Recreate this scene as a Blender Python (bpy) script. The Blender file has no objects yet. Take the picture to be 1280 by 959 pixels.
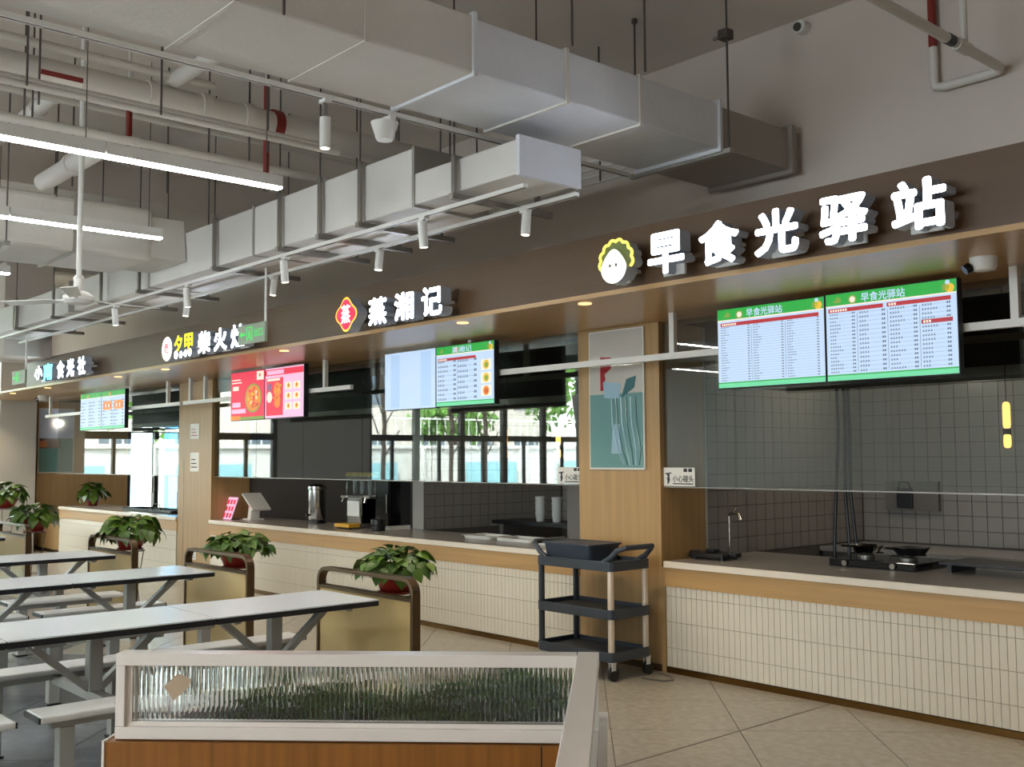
import bpy, math, random
from mathutils import Vector, Matrix, Euler
random.seed(7)
S = bpy.context.scene
COL = S.collection
R_ = math.radians

# ------------------------------------------------------------------ camera
CAM = bpy.data.cameras.new('camera'); cam = bpy.data.objects.new('camera', CAM); COL.objects.link(cam)
yaw, pitch, roll, FPX = 0.843409, 0.069492, 0.0058214, 1316.34
fw = Vector((-math.sin(yaw)*math.cos(pitch), math.cos(yaw)*math.cos(pitch), math.sin(pitch)))
rt = Vector((math.cos(yaw), math.sin(yaw), 0)); dn = fw.cross(rt)
rt2 = rt*math.cos(roll) + dn*math.sin(roll); dn2 = -rt*math.sin(roll) + dn*math.cos(roll)
m = Matrix((rt2, -dn2, -fw)).transposed().to_4x4(); m.translation = (0, 0, 1.6)
cam.matrix_world = m
CAM.sensor_fit = 'HORIZONTAL'; CAM.sensor_width = 36; CAM.lens = 36*FPX/1280; CAM.clip_start = 0.05; CAM.clip_end = 300
S.camera = cam

# ------------------------------------------------------------------ world, sun, exposure
W = bpy.data.worlds.new('world'); S.world = W; W.use_nodes = True
bg = W.node_tree.nodes['Background']; bg.inputs[0].default_value = (0.87, 0.93, 1.0, 1); bg.inputs[1].default_value = 10.5
sl = bpy.data.lights.new('sun', 'SUN'); sl.energy = 14; sl.angle = R_(1.5); sl.color = (1, .95, .86)
so = bpy.data.objects.new('sun', sl); COL.objects.link(so)
so.rotation_euler = Vector((-.42, -.60, -1.0)).to_track_quat('-Z', 'Y').to_euler()
S.view_settings.view_transform = 'Standard'; S.view_settings.look = 'None'
S.view_settings.gamma = 1; S.view_settings.use_curve_mapping = False; S.view_settings.exposure = 0.68
S.cycles.max_bounces = 10; S.cycles.transparent_max_bounces = 16; S.cycles.caustics_reflective = False
S.cycles.sample_clamp_indirect = 6; S.cycles.use_denoising = True

BWX = (-6.6, -2.9)  # unseen back windows, placed to light the hall from behind the view
def portal(loc, rot, sx, sy):
    l = bpy.data.lights.new('window_portal', 'AREA'); l.shape = 'RECTANGLE'; l.size = sx; l.size_y = sy; l.cycles.is_portal = True
    o = bpy.data.objects.new('window_portal', l); COL.objects.link(o); o.location = loc; o.rotation_euler = rot
# daylight openings: hall end wall (x=-19.8), kitchen door, added windows in back wall (y=-9), side wall (x=5)
portal((-19.95, 3.35, 2.2), (0, R_(-90), 0), 3.9, 4.1)
portal((-19.95, -4.4, 2.2), (0, R_(-90), 0), 3.9, 6.8)
for wx in BWX:
    portal((wx, -9.15, 2.0), (R_(90), 0, 0), 3.6, 2.8)


# ------------------------------------------------------------------ helpers
def lin(h):
    h = h.lstrip('#'); c = [int(h[i:i+2], 16)/255 for i in (0, 2, 4)]
    return tuple(x/12.92 if x <= .04045 else ((x+.055)/1.055)**2.4 for x in c) + (1,)
MATS = {}
def mat(name, col, rough=.5, metal=0, emit=0, var=0, vscale=6, grain=None, bump=0, bscale=200, spec=.5, coat=0):
    if name in MATS: return MATS[name]
    M = bpy.data.materials.new(name); M.use_nodes = True; nt = M.node_tree; N = nt.nodes; L = nt.links
    b = N['Principled BSDF']; c = lin(col)
    b.inputs['Base Color'].default_value = c; b.inputs['Roughness'].default_value = rough; b.inputs['Metallic'].default_value = metal
    b.inputs['Specular IOR Level'].default_value = spec; b.inputs['Coat Weight'].default_value = coat
    if emit:
        b.inputs['Emission Color'].default_value = c; b.inputs['Emission Strength'].default_value = emit
        b.inputs['Base Color'].default_value = (c[0]*.5, c[1]*.5, c[2]*.5, 1)
    if var or grain or bump:
        tc = N.new('ShaderNodeTexCoord')
    if var or grain:
        mp = N.new('ShaderNodeMapping'); L.new(tc.outputs['Object'], mp.inputs[0])
        mp.inputs['Scale'].default_value = grain or (vscale,)*3
        nz = N.new('ShaderNodeTexNoise'); nz.inputs['Scale'].default_value = 1; nz.inputs['Detail'].default_value = 5
        L.new(mp.outputs[0], nz.inputs[0])
        rp = N.new('ShaderNodeValToRGB'); v = var or .14
        rp.color_ramp.elements[0].position = .32; rp.color_ramp.elements[1].position = .68
        rp.color_ramp.elements[0].color = tuple(x*(1-v) for x in c[:3])+(1,)
        rp.color_ramp.elements[1].color = tuple(min(1, x*(1+v)) for x in c[:3])+(1,)
        L.new(nz.outputs[0], rp.inputs[0]); L.new(rp.outputs[0], b.inputs['Base Color'])
    if bump:
        nb = N.new('ShaderNodeTexNoise'); nb.inputs['Scale'].default_value = bscale; L.new(tc.outputs['Object'], nb.inputs[0])
        bp = N.new('ShaderNodeBump'); bp.inputs['Strength'].default_value = bump; bp.inputs['Distance'].default_value = .01
        L.new(nb.outputs[0], bp.inputs['Height']); L.new(bp.outputs[0], b.inputs['Normal'])
    MATS[name] = M; return M
def glass_sheet(name, tint, ior):
    M = bpy.data.materials.new(name); M.use_nodes = True; nt = M.node_tree; N = nt.nodes; L = nt.links
    N.remove(N['Principled BSDF'])
    t = N.new('ShaderNodeBsdfTransparent'); t.inputs[0].default_value = tint
    g = N.new('ShaderNodeBsdfGlossy'); g.inputs['Roughness'].default_value = 0.0
    f = N.new('ShaderNodeFresnel')           # thin sheet: same reflectance from both faces
    ge = N.new('ShaderNodeNewGeometry'); mr = N.new('ShaderNodeMapRange'); L.new(ge.outputs['Backfacing'], mr.inputs[0])
    mr.inputs[3].default_value = ior; mr.inputs[4].default_value = 1/ior; L.new(mr.outputs[0], f.inputs[0])
    x = N.new('ShaderNodeMixShader'); L.new(f.outputs[0], x.inputs[0]); L.new(t.outputs[0], x.inputs[1]); L.new(g.outputs[0], x.inputs[2])
    L.new(x.outputs[0], N['Material Output'].inputs[0]); MATS[name] = M; return M
glass_sheet('glass', (.82, .86, .85, 1), 2.05)
glass_sheet('window_glass', (.93, .96, .96, 1), 1.35)
def reed():
    M = bpy.data.materials.new('reeded_glass'); M.use_nodes = True; b = M.node_tree.nodes['Principled BSDF']
    b.inputs['Base Color'].default_value = (.97, 1, .98, 1); b.inputs['Roughness'].default_value = .04
    b.inputs['Transmission Weight'].default_value = 1; b.inputs['IOR'].default_value = 1.45; MATS['reeded_glass'] = M
reed()
G = lambda n: MATS[n]
mat('plaster', '#cdc2b8', .9, var=.03, vscale=1.5)
mat('ceiling_paint', '#d9d0c7', .95, var=.04, vscale=1)
mat('white_paint', '#c9c6c0', .8, var=.03, vscale=1)
mat('fascia', '#5a4129', .45, grain=(.8, 20, 20), var=.06)
mat('soffit', '#c09a6a', .28, grain=(1, 18, 18), var=.08)
mat('wood', '#ab8a5b', .42, grain=(30, 30, 1.1), var=.10)
mat('wood_h', '#b8925e', .42, grain=(1.0, 26, 26), var=.09)
mat('wood_dark', '#8a571f', .32, grain=(45, 45, 1.2), var=.20)
mat('cream', '#e6dccb', .3, var=.03)
mat('worktop_grey', '#a29c96', .22, var=.10, vscale=60)  # reflection of the dark kitchen put into the grey of the worktop
mat('tile_cream', '#ddd5c3', .22)
mat('grout', '#77705f', .9)
mat('bronze', '#5d4a34', .3, metal=.75)
mat('kick', '#6b4c22', .22, metal=.8)
mat('duct', '#d6d2cb', .55, var=.05, vscale=2.2, bump=.15, bscale=30)
mat('duct_foil', '#d9dbe0', .42, var=.05, vscale=2.5, bump=.2, bscale=22)
mat('duct_paint', '#a09890', .8)
mat('pipe', '#d3cec6', .5)
mat('pipe_red', '#7d2018', .5)
mat('steel', '#8c8780', .4, metal=.7)
mat('galv', '#a8a49c', .45, metal=.5)
mat('rod', '#57504a', .5, metal=.4)
mat('black', '#17171a', .4)
mat('black_gloss', '#0c0d10', .12)
mat('dark_hood', '#23211f', .5)
mat('white_plastic', '#dedcd6', .35)
mat('laminate', '#e9edf0', .25)
mat('table_edge', '#15161a', .4)
mat('table_metal', '#a5a49d', .42, metal=.15)
mat('bench', '#d9d8d3', .35)
mat('panel_tan', '#bda06a', .22, metal=.35, var=.04, vscale=2)
mat('alu', '#e3d9d0', .25)
mat('alu_tan', '#bfa88f', .32, metal=.35)
mat('chrome', '#c9c7c2', .12, metal=1)
mat('trolley', '#343c47', .5, bump=.05)
mat('tub', '#343e4d', .45)
mat('post_cream', '#dccbb8', .35, metal=.3)
mat('pot_red', '#7c2018', .35)
mat('soil', '#2b2018', .95)
mat('leaf', '#3f5c1b', .38, var=.35, vscale=9)
mat('leaf_b', '#567424', .38, var=.3, vscale=9)
mat('leaf_dark', '#46661f', .5, var=.35, vscale=7)
mat('bark', '#4a4038', .9)
mat('ktile', '#8e8983', .25)
mat('ktile_light', '#b9b6ae', .25)
mat('kgrout', '#5b5651', .9)
mat('kwall', '#6c6762', .7)
mat('kfloor', '#55514d', .5)
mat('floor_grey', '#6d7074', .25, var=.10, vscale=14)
mat('floor_tile', '#aaa397', .27, var=.10, vscale=18)
mat('floor_grout', '#6f685c', .8)
mat('led', '#fdfcf6', emit=22)
mat('led_warm', '#ffc67e', emit=1.6)
mat('led_soft', '#fff3dc', emit=5)
mat('letter_face', '#e4eeff', emit=11)
mat('letter_side', '#b4bccb', .4)
mat('foot_grey', '#d0d0cc', .45)
mat('letter_yellow', '#ffe800', emit=1.58)
mat('letter_cyan', '#5fe4ff', emit=1.73)
mat('logo_red', '#e0244f', emit=0.79)
mat('logo_orange', '#ffb23a', emit=1.15)
mat('logo_pink', '#f3b9cf', emit=0.86)
mat('logo_white', '#fffdf2', emit=1.0)
mat('logo_olive', '#6f7a40', emit=0.25)
mat('logo_yellow', '#f2e05a', emit=1.22)
mat('eye', '#5c625c', .5)
mat('scr_white', '#c9e0ff', emit=0.46)
mat('scr_blue', '#b4d2f6', emit=0.48)
mat('scr_green', '#2fae46', emit=0.48)
mat('scr_mint', '#74dba4', emit=0.48)
mat('scr_red', '#c0343c', emit=0.42)
mat('scr_hot', '#ee2f4f', emit=0.50)
mat('scr_pink', '#f6c3e2', emit=0.48)
mat('scr_ink', '#5a6e84', emit=0.40)
mat('scr_cream', '#fbeedd', emit=0.48)
mat('scr_orange', '#f2903c', emit=0.48)
mat('scr_food', '#d9662a', emit=0.42)
mat('scr_yellow', '#efc53f', emit=0.48)
mat('scr_leaf', '#8fae4a', emit=0.40)
mat('scr_plum', '#9b6f96', emit=0.40)
mat('exit_green', '#2fd455', emit=.6)
mat('exit_plate', '#8d9a86', .5)
mat('sign_white', '#dcdad4', .4)
mat('ink', '#26262a', .6)
mat('paper', '#e9e5dc', .5)
mat('poster_grey', '#c3bfb6', .08, coat=.6)
mat('poster_teal', '#6f9a98', .08, coat=.6)
mat('poster_red', '#a32730', .08, coat=.6)
mat('poster_blue', '#9fbfcf', .08, coat=.6)
mat('poster_dteal', '#3f6f73', .08, coat=.6)
mat('poster_sky', '#ccd8f6', .1, coat=.6)  # printed blue, brightened to carry the sky reflected in its gloss
mat('poster_brown', '#5b4636', .2)
mat('poster_orange', '#b5682f', .2)
mat('amber', '#ffb45a', emit=2.6)
mat('amber_rim', '#d98f36', emit=1.0)
mat('yellow_plastic', '#e0a81f', .35)
mat('lid_yellow', '#c7b24a', .4)
mat('frame_dark', '#2b2a28', .5)
mat('fence_white', '#e8e8e2', .8)
mat('fence_cyan', '#9cd3dc', .6)
mat('outdoor_ground', '#a9a79f', .9)
mat('outdoor_orange', '#c98b5c', .8)
mat('blue_post', '#4aa3dd', .5)
mat('foliage', '#5f8a34', .7, var=.45, vscale=2)
mat('building', '#b8b0a4', .8)
mat('building_glass', '#4d5a62', .2)

class MB:
    def __init__(s): s.v = []; s.f = []; s.m = []; s.mats = []
    def mi(s, m):
        if m not in s.mats: s.mats.append(m)
        return s.mats.index(m)
    def add(s, vs, fs, m=None):
        n = len(s.v); s.v += [Vector(p) for p in vs]; k = s.mi(m)
        for f in fs: s.f.append([i+n for i in f]); s.m.append(k)
        return s
    def box(s, a, b, m=None):
        x0, x1 = sorted((a[0], b[0])); y0, y1 = sorted((a[1], b[1])); z0, z1 = sorted((a[2], b[2]))
        return s.add([(x0,y0,z0),(x1,y0,z0),(x1,y1,z0),(x0,y1,z0),(x0,y0,z1),(x1,y0,z1),(x1,y1,z1),(x0,y1,z1)],
            [(0,3,2,1),(4,5,6,7),(0,1,5,4),(1,2,6,5),(2,3,7,6),(3,0,4,7)], m)
    def bar(s, p, q, w, h, m=None):      # rectangular bar p->q
        p, q = Vector(p), Vector(q); d = (q-p).normalized()
        up = Vector((0,0,1)) if abs(d.z) < .95 else Vector((0,1,0))
        a = d.cross(up).normalized()*w/2; b = a.cross(d).normalized()*h/2
        vs = [c+sx*a+sy*b for c in (p, q) for sx, sy in ((-1,-1),(1,-1),(1,1),(-1,1))]
        return s.add(vs, [(0,1,2,3),(7,6,5,4),(0,4,5,1),(1,5,6,2),(2,6,7,3),(3,7,4,0)], m)
    def cyl(s, p, q, r, m=None, n=16, r2=None, caps=True):
        p, q = Vector(p), Vector(q); d = (q-p).normalized(); r2 = r if r2 is None else r2
        a = d.orthogonal().normalized(); b = d.cross(a)
        vs = [c+rr*(math.cos(2*math.pi*i/n)*a+math.sin(2*math.pi*i/n)*b) for c, rr in ((p, r), (q, r2)) for i in range(n)]
        fs = [(i, (i+1) % n, n+(i+1) % n, n+i) for i in range(n)]
        if caps: fs += [tuple(range(n-1, -1, -1)), tuple(range(n, 2*n))]
        return s.add(vs, fs, m)
    def tube(s, pts, r, m=None, n=8, closed=False):
        P = [Vector(p) for p in pts]; N = len(P); rings = []; a = None
        for i in range(N):
            if closed: d = (P[(i+1) % N]-P[i-1]).normalized()
            else: d = (P[min(i+1, N-1)]-P[max(i-1, 0)]).normalized()
            if a is None: a = d.orthogonal().normalized()
            a = (a-d*a.dot(d)).normalized(); b = d.cross(a)
            rings.append([P[i]+r*(math.cos(2*math.pi*k/n)*a+math.sin(2*math.pi*k/n)*b) for k in range(n)])
        vs = [v for rg in rings for v in rg]; fs = []
        for i in range(N if closed else N-1):
            j = (i+1) % N
            for k in range(n): fs.append((i*n+k, i*n+(k+1) % n, j*n+(k+1) % n, j*n+k))
        if not closed: fs += [tuple(range(n-1, -1, -1)), tuple(range((N-1)*n, N*n))]
        return s.add(vs, fs, m)
    def lathe(s, c, prof, m=None, n=24):     # prof = [(r,z)...], around z through c
        vs = [(c[0]+r*math.cos(2*math.pi*i/n), c[1]+r*math.sin(2*math.pi*i/n), c[2]+z) for r, z in prof for i in range(n)]
        fs = [(j*n+i, j*n+(i+1) % n, (j+1)*n+(i+1) % n, (j+1)*n+i) for j in range(len(prof)-1) for i in range(n)]
        fs += [tuple(range(n-1, -1, -1)), tuple(range((len(prof)-1)*n, len(prof)*n))]
        return s.add(vs, fs, m)
    def prism(s, poly, y0, y1, m=None, mside=None):   # polygon in xz, extruded along y (front y0)
        n = len(poly)
        vs = [(x, y0, z) for x, z in poly]+[(x, y1, z) for x, z in poly]
        s.add(vs, [tuple(range(n))], m); k = len(s.v)-2*n
        k2 = s.mi(mside or m)
        s.f.append([k+n+i for i in range(n-1, -1, -1)]); s.m.append(k2)
        for i in range(n): s.f.append([k+i, k+n+i, k+n+(i+1) % n, k+(i+1) % n]); s.m.append(k2)
        return s
    def rect(s, x0, x1, z0, z1, y, m=None, t=.001):   # thin print facing -Y
        return s.box((x0, y, z0), (x1, y+t, z1), m)
    def build(s, name, m=None, parent=None, smooth=False, bevel=0, local=False, seg=2):
        me = bpy.data.meshes.new(name)
        off = parent.location if (parent and not local) else Vector()
        if parent and not local and parent.parent: off = parent.location+parent.parent.location
        me.from_pydata([p-off for p in s.v], [], s.f); 
        for k in s.mats: me.materials.append(G(k or m))
        me.polygons.foreach_set('material_index', s.m)
        if smooth: me.polygons.foreach_set('use_smooth', [True]*len(s.f))
        me.validate(); me.update()
        o = bpy.data.objects.new(name, me); COL.objects.link(o)
        if parent: o.parent = parent
        if bevel:
            bv = o.modifiers.new('bevel', 'BEVEL'); bv.width = bevel; bv.segments = seg; bv.limit_method = 'ANGLE'
        if smooth and not bevel:
            es = o.modifiers.new('split', 'EDGE_SPLIT'); es.split_angle = R_(40)
        return o
def tag(o, label, cat, group=None):
    o['label'] = label; o['category'] = cat
    if group: o['group'] = group
    return o
def thing(name, label, cat, loc, group=None, rz=0):
    o = bpy.data.objects.new(name, None); COL.objects.link(o); o.location = loc; o.rotation_euler = (0, 0, rz); o.empty_display_size = .1
    return tag(o, label, cat, group)
def struct(o, label=None):
    o['kind'] = 'structure'
    if label: o['label'] = label
    return o
def stuff(o): o['kind'] = 'stuff'; return o
def copy_tree(o, loc, label=None, parent=None):
    c = o.copy(); COL.objects.link(c); c.location = loc
    if label: c['label'] = label
    for ch in o.children:
        d = ch.copy(); COL.objects.link(d); d.parent = c
        for g in ch.children:
            e = g.copy(); COL.objects.link(e); e.parent = d
    return c
def link_part(name, mesh, parent, loc=(0,0,0), rot=(0,0,0), scale=(1,1,1)):
    o = bpy.data.objects.new(name, mesh); COL.objects.link(o); o.parent = parent; o.location = loc; o.rotation_euler = rot; o.scale = scale
    return o
def box_obj(name, a, b, m, parent=None, bevel=0):
    return MB().box(a, b).build(name, m, parent, bevel=bevel)
_txt = {}
def text_geo(body, bold=0.0, res=3):
    key = (body, bold)
    if key in _txt: return _txt[key]
    c = bpy.data.curves.new('t', 'FONT'); c.body = body; c.size = 1; c.offset = bold; c.resolution_u = res; c.fill_mode = 'FRONT'
    o = bpy.data.objects.new('t', c); COL.objects.link(o)
    me = o.to_mesh(); vs = [v.co.copy() for v in me.vertices]; fs = [list(p.vertices) for p in me.polygons]
    o.to_mesh_clear(); bpy.data.objects.remove(o); bpy.data.curves.remove(c)
    if not vs: vs = [Vector((0,0,0)), Vector((1,0,0)), Vector((1,1,0))]; fs = [[0,1,2]]
    x0 = min(v.x for v in vs); x1 = max(v.x for v in vs); y0 = min(v.y for v in vs); y1 = max(v.y for v in vs)
    g = ([((v.x-x0)/(x1-x0), (v.y-y0)/(y1-y0)) for v in vs], fs); _txt[key] = g
    return g
def text_flat(mb, body, x0, x1, z0, z1, y, m, bold=.01):    # flat lettering facing -Y
    vs, fs = text_geo(body, 0)
    for i in range(4 if bold > .015 else 1):
        dx = (i % 2-.5)*.035*(x1-x0)/len(body); dz = (i//2-.5)*.03*(z1-z0)
        mb.add([(x0+(x1-x0)*a+dx, y-i*.00004, z0+(z1-z0)*b+dz) for a, b in vs], fs, m)
    return mb
def text_solid(mb, body, x0, x1, z0, z1, y0, y1, mf, ms, bold=.02):   # heavy lettering: eight overlaid copies
    vs, fs = text_geo(body, 0); k_ = bold*(x1-x0)
    for i in range(8 if bold > .01 else 1):
        dx, dz = (k_*math.cos(i*math.pi/4), k_*.9*math.sin(i*math.pi/4)) if bold > .01 else (0, 0)
        solid_copy(mb, [(x0+k_+(x1-x0-2*k_)*a+dx, z0+k_+(z1-z0-2*k_)*b+dz) for a, b in vs], fs, y0+i*.00012, y1-i*.00012, mf, ms)
    return mb
def solid_copy(mb, P, fs, y0, y1, mf, ms):
    n = len(P)
    mb.add([(x, y0, z) for x, z in P], fs, mf)
    mb.add([(x, y1, z) for x, z in P], [f[::-1] for f in fs], ms)
    cnt = {}
    for f in fs:
        for i in range(len(f)):
            e = (f[i], f[(i+1) % len(f)]); cnt[e] = cnt.get(e, 0)+1
    side = [e for e in cnt if (e[1], e[0]) not in cnt]
    sv = []; sf = []
    for a, b in side:
        k = len(sv); sv += [(P[a][0], y0, P[a][1]), (P[b][0], y0, P[b][1]), (P[b][0], y1, P[b][1]), (P[a][0], y1, P[a][1])]; sf.append((k, k+3, k+2, k+1))
    mb.add(sv, sf, ms); return mb
def spot(name, loc, to, energy, col, ang=75, blend=.6, size=.03):
    l = bpy.data.lights.new(name, 'SPOT'); l.energy = energy; l.color = col; l.spot_size = R_(ang); l.spot_blend = blend; l.shadow_soft_size = size
    o = bpy.data.objects.new(name, l); COL.objects.link(o); o.location = loc
    o.rotation_euler = (Vector(to)-Vector(loc)).to_track_quat('-Z', 'Y').to_euler(); return o

# ================================================================== SHELL
XE, XR, YB, YW, ZC = -19.8, 5.0, -9.0, 6.2, 4.6
Z_S, Z_F, Y_F, Y_C, Y_G, Y_K = 2.622, 3.02, 4.88, 6.13, 6.17, 9.0
# --- floor with diagonal tiles
fl = struct(box_obj('floor', (-30, -12, -.12), (8, 10, -.012), 'floor_grout'))
ts = .75; g_ = .0025; q = math.sqrt(.5)
def tile_poly(i, j):
    s0, s1, t0, t1 = .20+i*ts+g_, .20+(i+1)*ts-g_, .33+j*ts+g_, .33+(j+1)*ts-g_
    return [((s-t)*q, (s+t)*q) for s, t in ((s0,t0),(s1,t0),(s1,t1),(s0,t1))]
near = []; far = MB()
for i in range(-40, 14):
    for j in range(-16, 40):
        P = tile_poly(i, j); cx = sum(p[0] for p in P)/4; cy = sum(p[1] for p in P)/4
        if cx < -19.4 or cx > 4.6 or cy < -8.6 or cy > 8.7: continue
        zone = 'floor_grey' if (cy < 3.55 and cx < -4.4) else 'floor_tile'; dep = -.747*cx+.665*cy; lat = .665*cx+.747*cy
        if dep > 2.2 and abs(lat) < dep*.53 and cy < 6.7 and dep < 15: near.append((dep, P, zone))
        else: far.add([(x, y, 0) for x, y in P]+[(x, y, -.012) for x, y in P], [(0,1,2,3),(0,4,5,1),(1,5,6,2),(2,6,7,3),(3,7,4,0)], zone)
near.sort(key=lambda t: t[0])
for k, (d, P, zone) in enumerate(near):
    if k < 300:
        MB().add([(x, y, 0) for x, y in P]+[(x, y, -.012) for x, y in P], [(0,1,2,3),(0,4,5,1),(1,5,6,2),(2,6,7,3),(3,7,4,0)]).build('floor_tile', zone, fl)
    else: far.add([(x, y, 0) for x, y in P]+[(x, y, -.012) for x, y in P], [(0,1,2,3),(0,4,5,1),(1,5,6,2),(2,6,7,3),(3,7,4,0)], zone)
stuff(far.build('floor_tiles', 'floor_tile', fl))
box_obj('expansion_strip', (-3.806, 1.5, -.01), (-3.794, 6.12, .0012), 'floor_grout', fl)
# --- ceiling and beams
ce = struct(box_obj('ceiling', (XE-.2, YB-.2, ZC), (XR+.2, 9.2, ZC+.2), 'ceiling_paint'))
for y0 in (-5.2, 0.2):
    box_obj('ceiling_beam', (XE, y0, 4.2), (XR, y0+.35, ZC), 'ceiling_paint', ce)
for x0 in (-15.6, -10.9, 0.6):
    box_obj('ceiling_beam', (x0, YB, 4.25), (x0+.35, 6.2, ZC), 'ceiling_paint', ce)
# --- upper wall over the stalls, kitchen shell
struct(box_obj('wall_counter', (XE, YW, 2.66), (XR, 6.45, ZC), 'plaster'), 'grey plaster wall above the brown stall canopy')
struct(box_obj('wall_kitchen', (XE, Y_K+.012, 0), (XR, Y_K+.2, 2.7), 'kgrout'))
struct(box_obj('ceiling_kitchen', (XE, 6.45, 2.64), (XR, Y_K, 2.72), 'kwall'))
struct(box_obj('wall_right', (XR, YB, 0), (XR+.2, 9.2, ZC), 'plaster'))
# --- end wall (x = XE) with window openings and kitchen door
def wall_x(name, x0, x1, y0, y1, holes, m):
    b = MB(); ys = sorted({y0, y1} | {h[0] for h in holes} | {h[1] for h in holes})
    for a, c in zip(ys, ys[1:]):
        hs = [h for h in holes if h[0] <= a and h[1] >= c]
        z = 0
        for h in hs:
            if h[2] > z: b.box((x0, a, z), (x1, c, h[2]))
            z = h[3]
        b.box((x0, a, z), (x1, c, ZC))
    return struct(b.build(name, m))
wall_x('wall_end', XE-.25, XE, YB, 9.2, [(-7.8, -1.0, .25, 4.15), (1.3, 5.4, .25, 4.15), (7.85, 9.0, 0, 2.55)], 'white_paint')
b = MB()
for x0, x1 in ((XE, -8.3), (-4.9, -4.6), (-1.2, XR)): b.box((x0, YB-.2, 0), (x1, YB, ZC))
b.box((-8.3, YB-.2, 0), (-1.2, YB, .6)); b.box((-8.3, YB-.2, 3.4), (-1.2, YB, ZC))
struct(b.build('wall_back', 'white_paint'), 'long white wall with two windows added for daylight facing the stalls')
# windows
wn = 0
def window_x(y0, y1, z0, z1, nm, ztr):
    global wn; wn += 1
    w = bpy.data.objects.new('window_%d' % wn, None); COL.objects.link(w); w.location = (XE-.12, (y0+y1)/2, z0); struct(w)
    f = MB(); t = .09
    f.box((XE-.17, y0, z0), (XE-.05, y0+t, z1)); f.box((XE-.17, y1-t, z0), (XE-.05, y1, z1)); f.box((XE-.17, y0, z1-t), (XE-.05, y1, z1)); f.box((XE-.17, y0, z0), (XE-.05, y1, z0+t))
    f.build('window_frame', 'frame_dark', w)
    ys = [y0+(y1-y0)*i/nm for i in range(nm+1)]
    for y in ys[1:-1]: box_obj('mullion', (XE-.17, y-.07, z0+t), (XE-.05, y+.07, z1-t), 'frame_dark', w)
    box_obj('transom', (XE-.16, y0+t, ztr-.07), (XE-.06, y1-t, ztr+.07), 'frame_dark', w)
    for a, c in zip(ys, ys[1:]):
        box_obj('mullion', (XE-.15, (a+c)/2-.03, z0+t), (XE-.07, (a+c)/2+.03, ztr-.07), 'frame_dark', w)
        box_obj('pane', (XE-.114, a, z0+t), (XE-.106, c, z1-t), 'window_glass', w)
window_x(1.3, 5.4, .25, 4.15, 3, 2.05); window_x(-7.8, -1.0, .25, 4.15, 5, 2.05)
for wx in BWX:
    wn += 1
    w = bpy.data.objects.new('window_%d' % wn, None); COL.objects.link(w); w.location = (wx, YB-.1, .6); struct(w)
    f = MB()
    for x in (-1.7, -.6, .5, 1.6): f.box((wx+x, YB-.14, .6), (wx+x+.1, YB-.04, 3.4))
    for z in (.6, 2.3, 3.3): f.box((wx-1.6, YB-.135, z), (wx+1.6, YB-.045, z+.1))
    f.build('window_frame', 'frame_dark', w)
    for x in (-1.65, -.55, .55): box_obj('pane', (wx+x, YB-.094, .65), (wx+x+1.1, YB-.086, 3.35), 'window_glass', w)
d = bpy.data.objects.new('door_1', None); COL.objects.link(d); d.location = (XE-.12, 8.4, 0); struct(d, 'glazed double door with dark frame in the far end wall')
f = MB()
for y in (7.85, 8.40, 8.92): f.box((XE-.18, y, 0), (XE-.04, y+.09, 2.55))
f.box((XE-.18, 7.85, 2.1), (XE-.04, 9.0, 2.2)); f.box((XE-.18, 7.85, 2.45), (XE-.04, 9.0, 2.55)); f.box((XE-.18, 7.85, 0), (XE-.04, 9.0, .1))
f.build('door_frame', 'frame_dark', d)
for a, c in ((7.94, 8.40), (8.49, 8.92)):
    box_obj('pane', (XE-.114, a, .1), (XE-.106, c, 2.45), 'window_glass', d)
    box_obj('door_handle', (XE-.03, c-.06, .95), (XE+.0, c-.03, 1.25), 'steel', d)
# grey column at the corner, wood cladding on the end wall behind stall, small details
struct(box_obj('wall_column', (XE, 5.45, 0), (XE+.45, 6.05, ZC), 'white_paint'), 'white square column in the far left corner')
cl = struct(box_obj('wall_cladding', (XE, 6.2, .08), (XE+.06, 7.84, Z_S), 'wood'), 'light wood cladding on the far end wall')
struct(box_obj('baseboard_end', (XE, 6.2, 0), (XE+.07, 7.84, .08), 'bronze'))
# duct end box hanging in front of fascia at far left
tag(MB().box((-15.95, 4.2, 2.98), (-14.85, 4.82, 4.24)).box((-16.3, 4.3, 3.1), (-15.95, 4.7, 4.24)).build('drop_duct', 'plaster', bevel=.01), 'grey boxed drop hanging in front of the canopy far left', 'duct')

# ================================================================== OUTDOORS
struct(box_obj('ground', (-60, -30, -.2), (XE-.25, 30, -.02), 'outdoor_ground'))
fe = thing('garden_wall', 'long white garden wall outside the end windows', 'wall', (-24.5, 0, 0))
MB().box((-24.7, -24, -.02), (-24.5, 26, 1.85)).build('wall_slab', 'fence_white', fe)
box_obj('coping', (-24.76, -24, 1.85), (-24.44, 26, 1.95), 'fence_white', fe)
for y in range(-22, 26, 4): box_obj('pier', (-24.5, y, 0), (-24.38, y+.3, 1.84), 'fence_white', fe)
for y, w in ((-20, 2.2), (-14, 2.6), (-9.5, 2), (-5, 2.4), (-.5, 2), (3.2, 2.2), (8.5, 1.6)):
    box_obj('notice_panel', (-24.37, y, .5), (-24.35, y+w, 1.45), 'fence_cyan', fe)
rl = thing('garden_railing', 'thin metal railing on top of the white garden wall', 'railing', (-24.6, 0, 1.95))
b = MB()
for i in range(160): b.cyl((-24.6, -24+i*.3, 1.95), (-24.6, -24+i*.3, 2.75), .012, n=5)
stuff(b.build('bars', 'fence_white', rl)); MB().box((-24.62, -24, 2.7), (-24.58, 24, 2.75)).build('top_rail', 'fence_white', rl)
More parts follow.
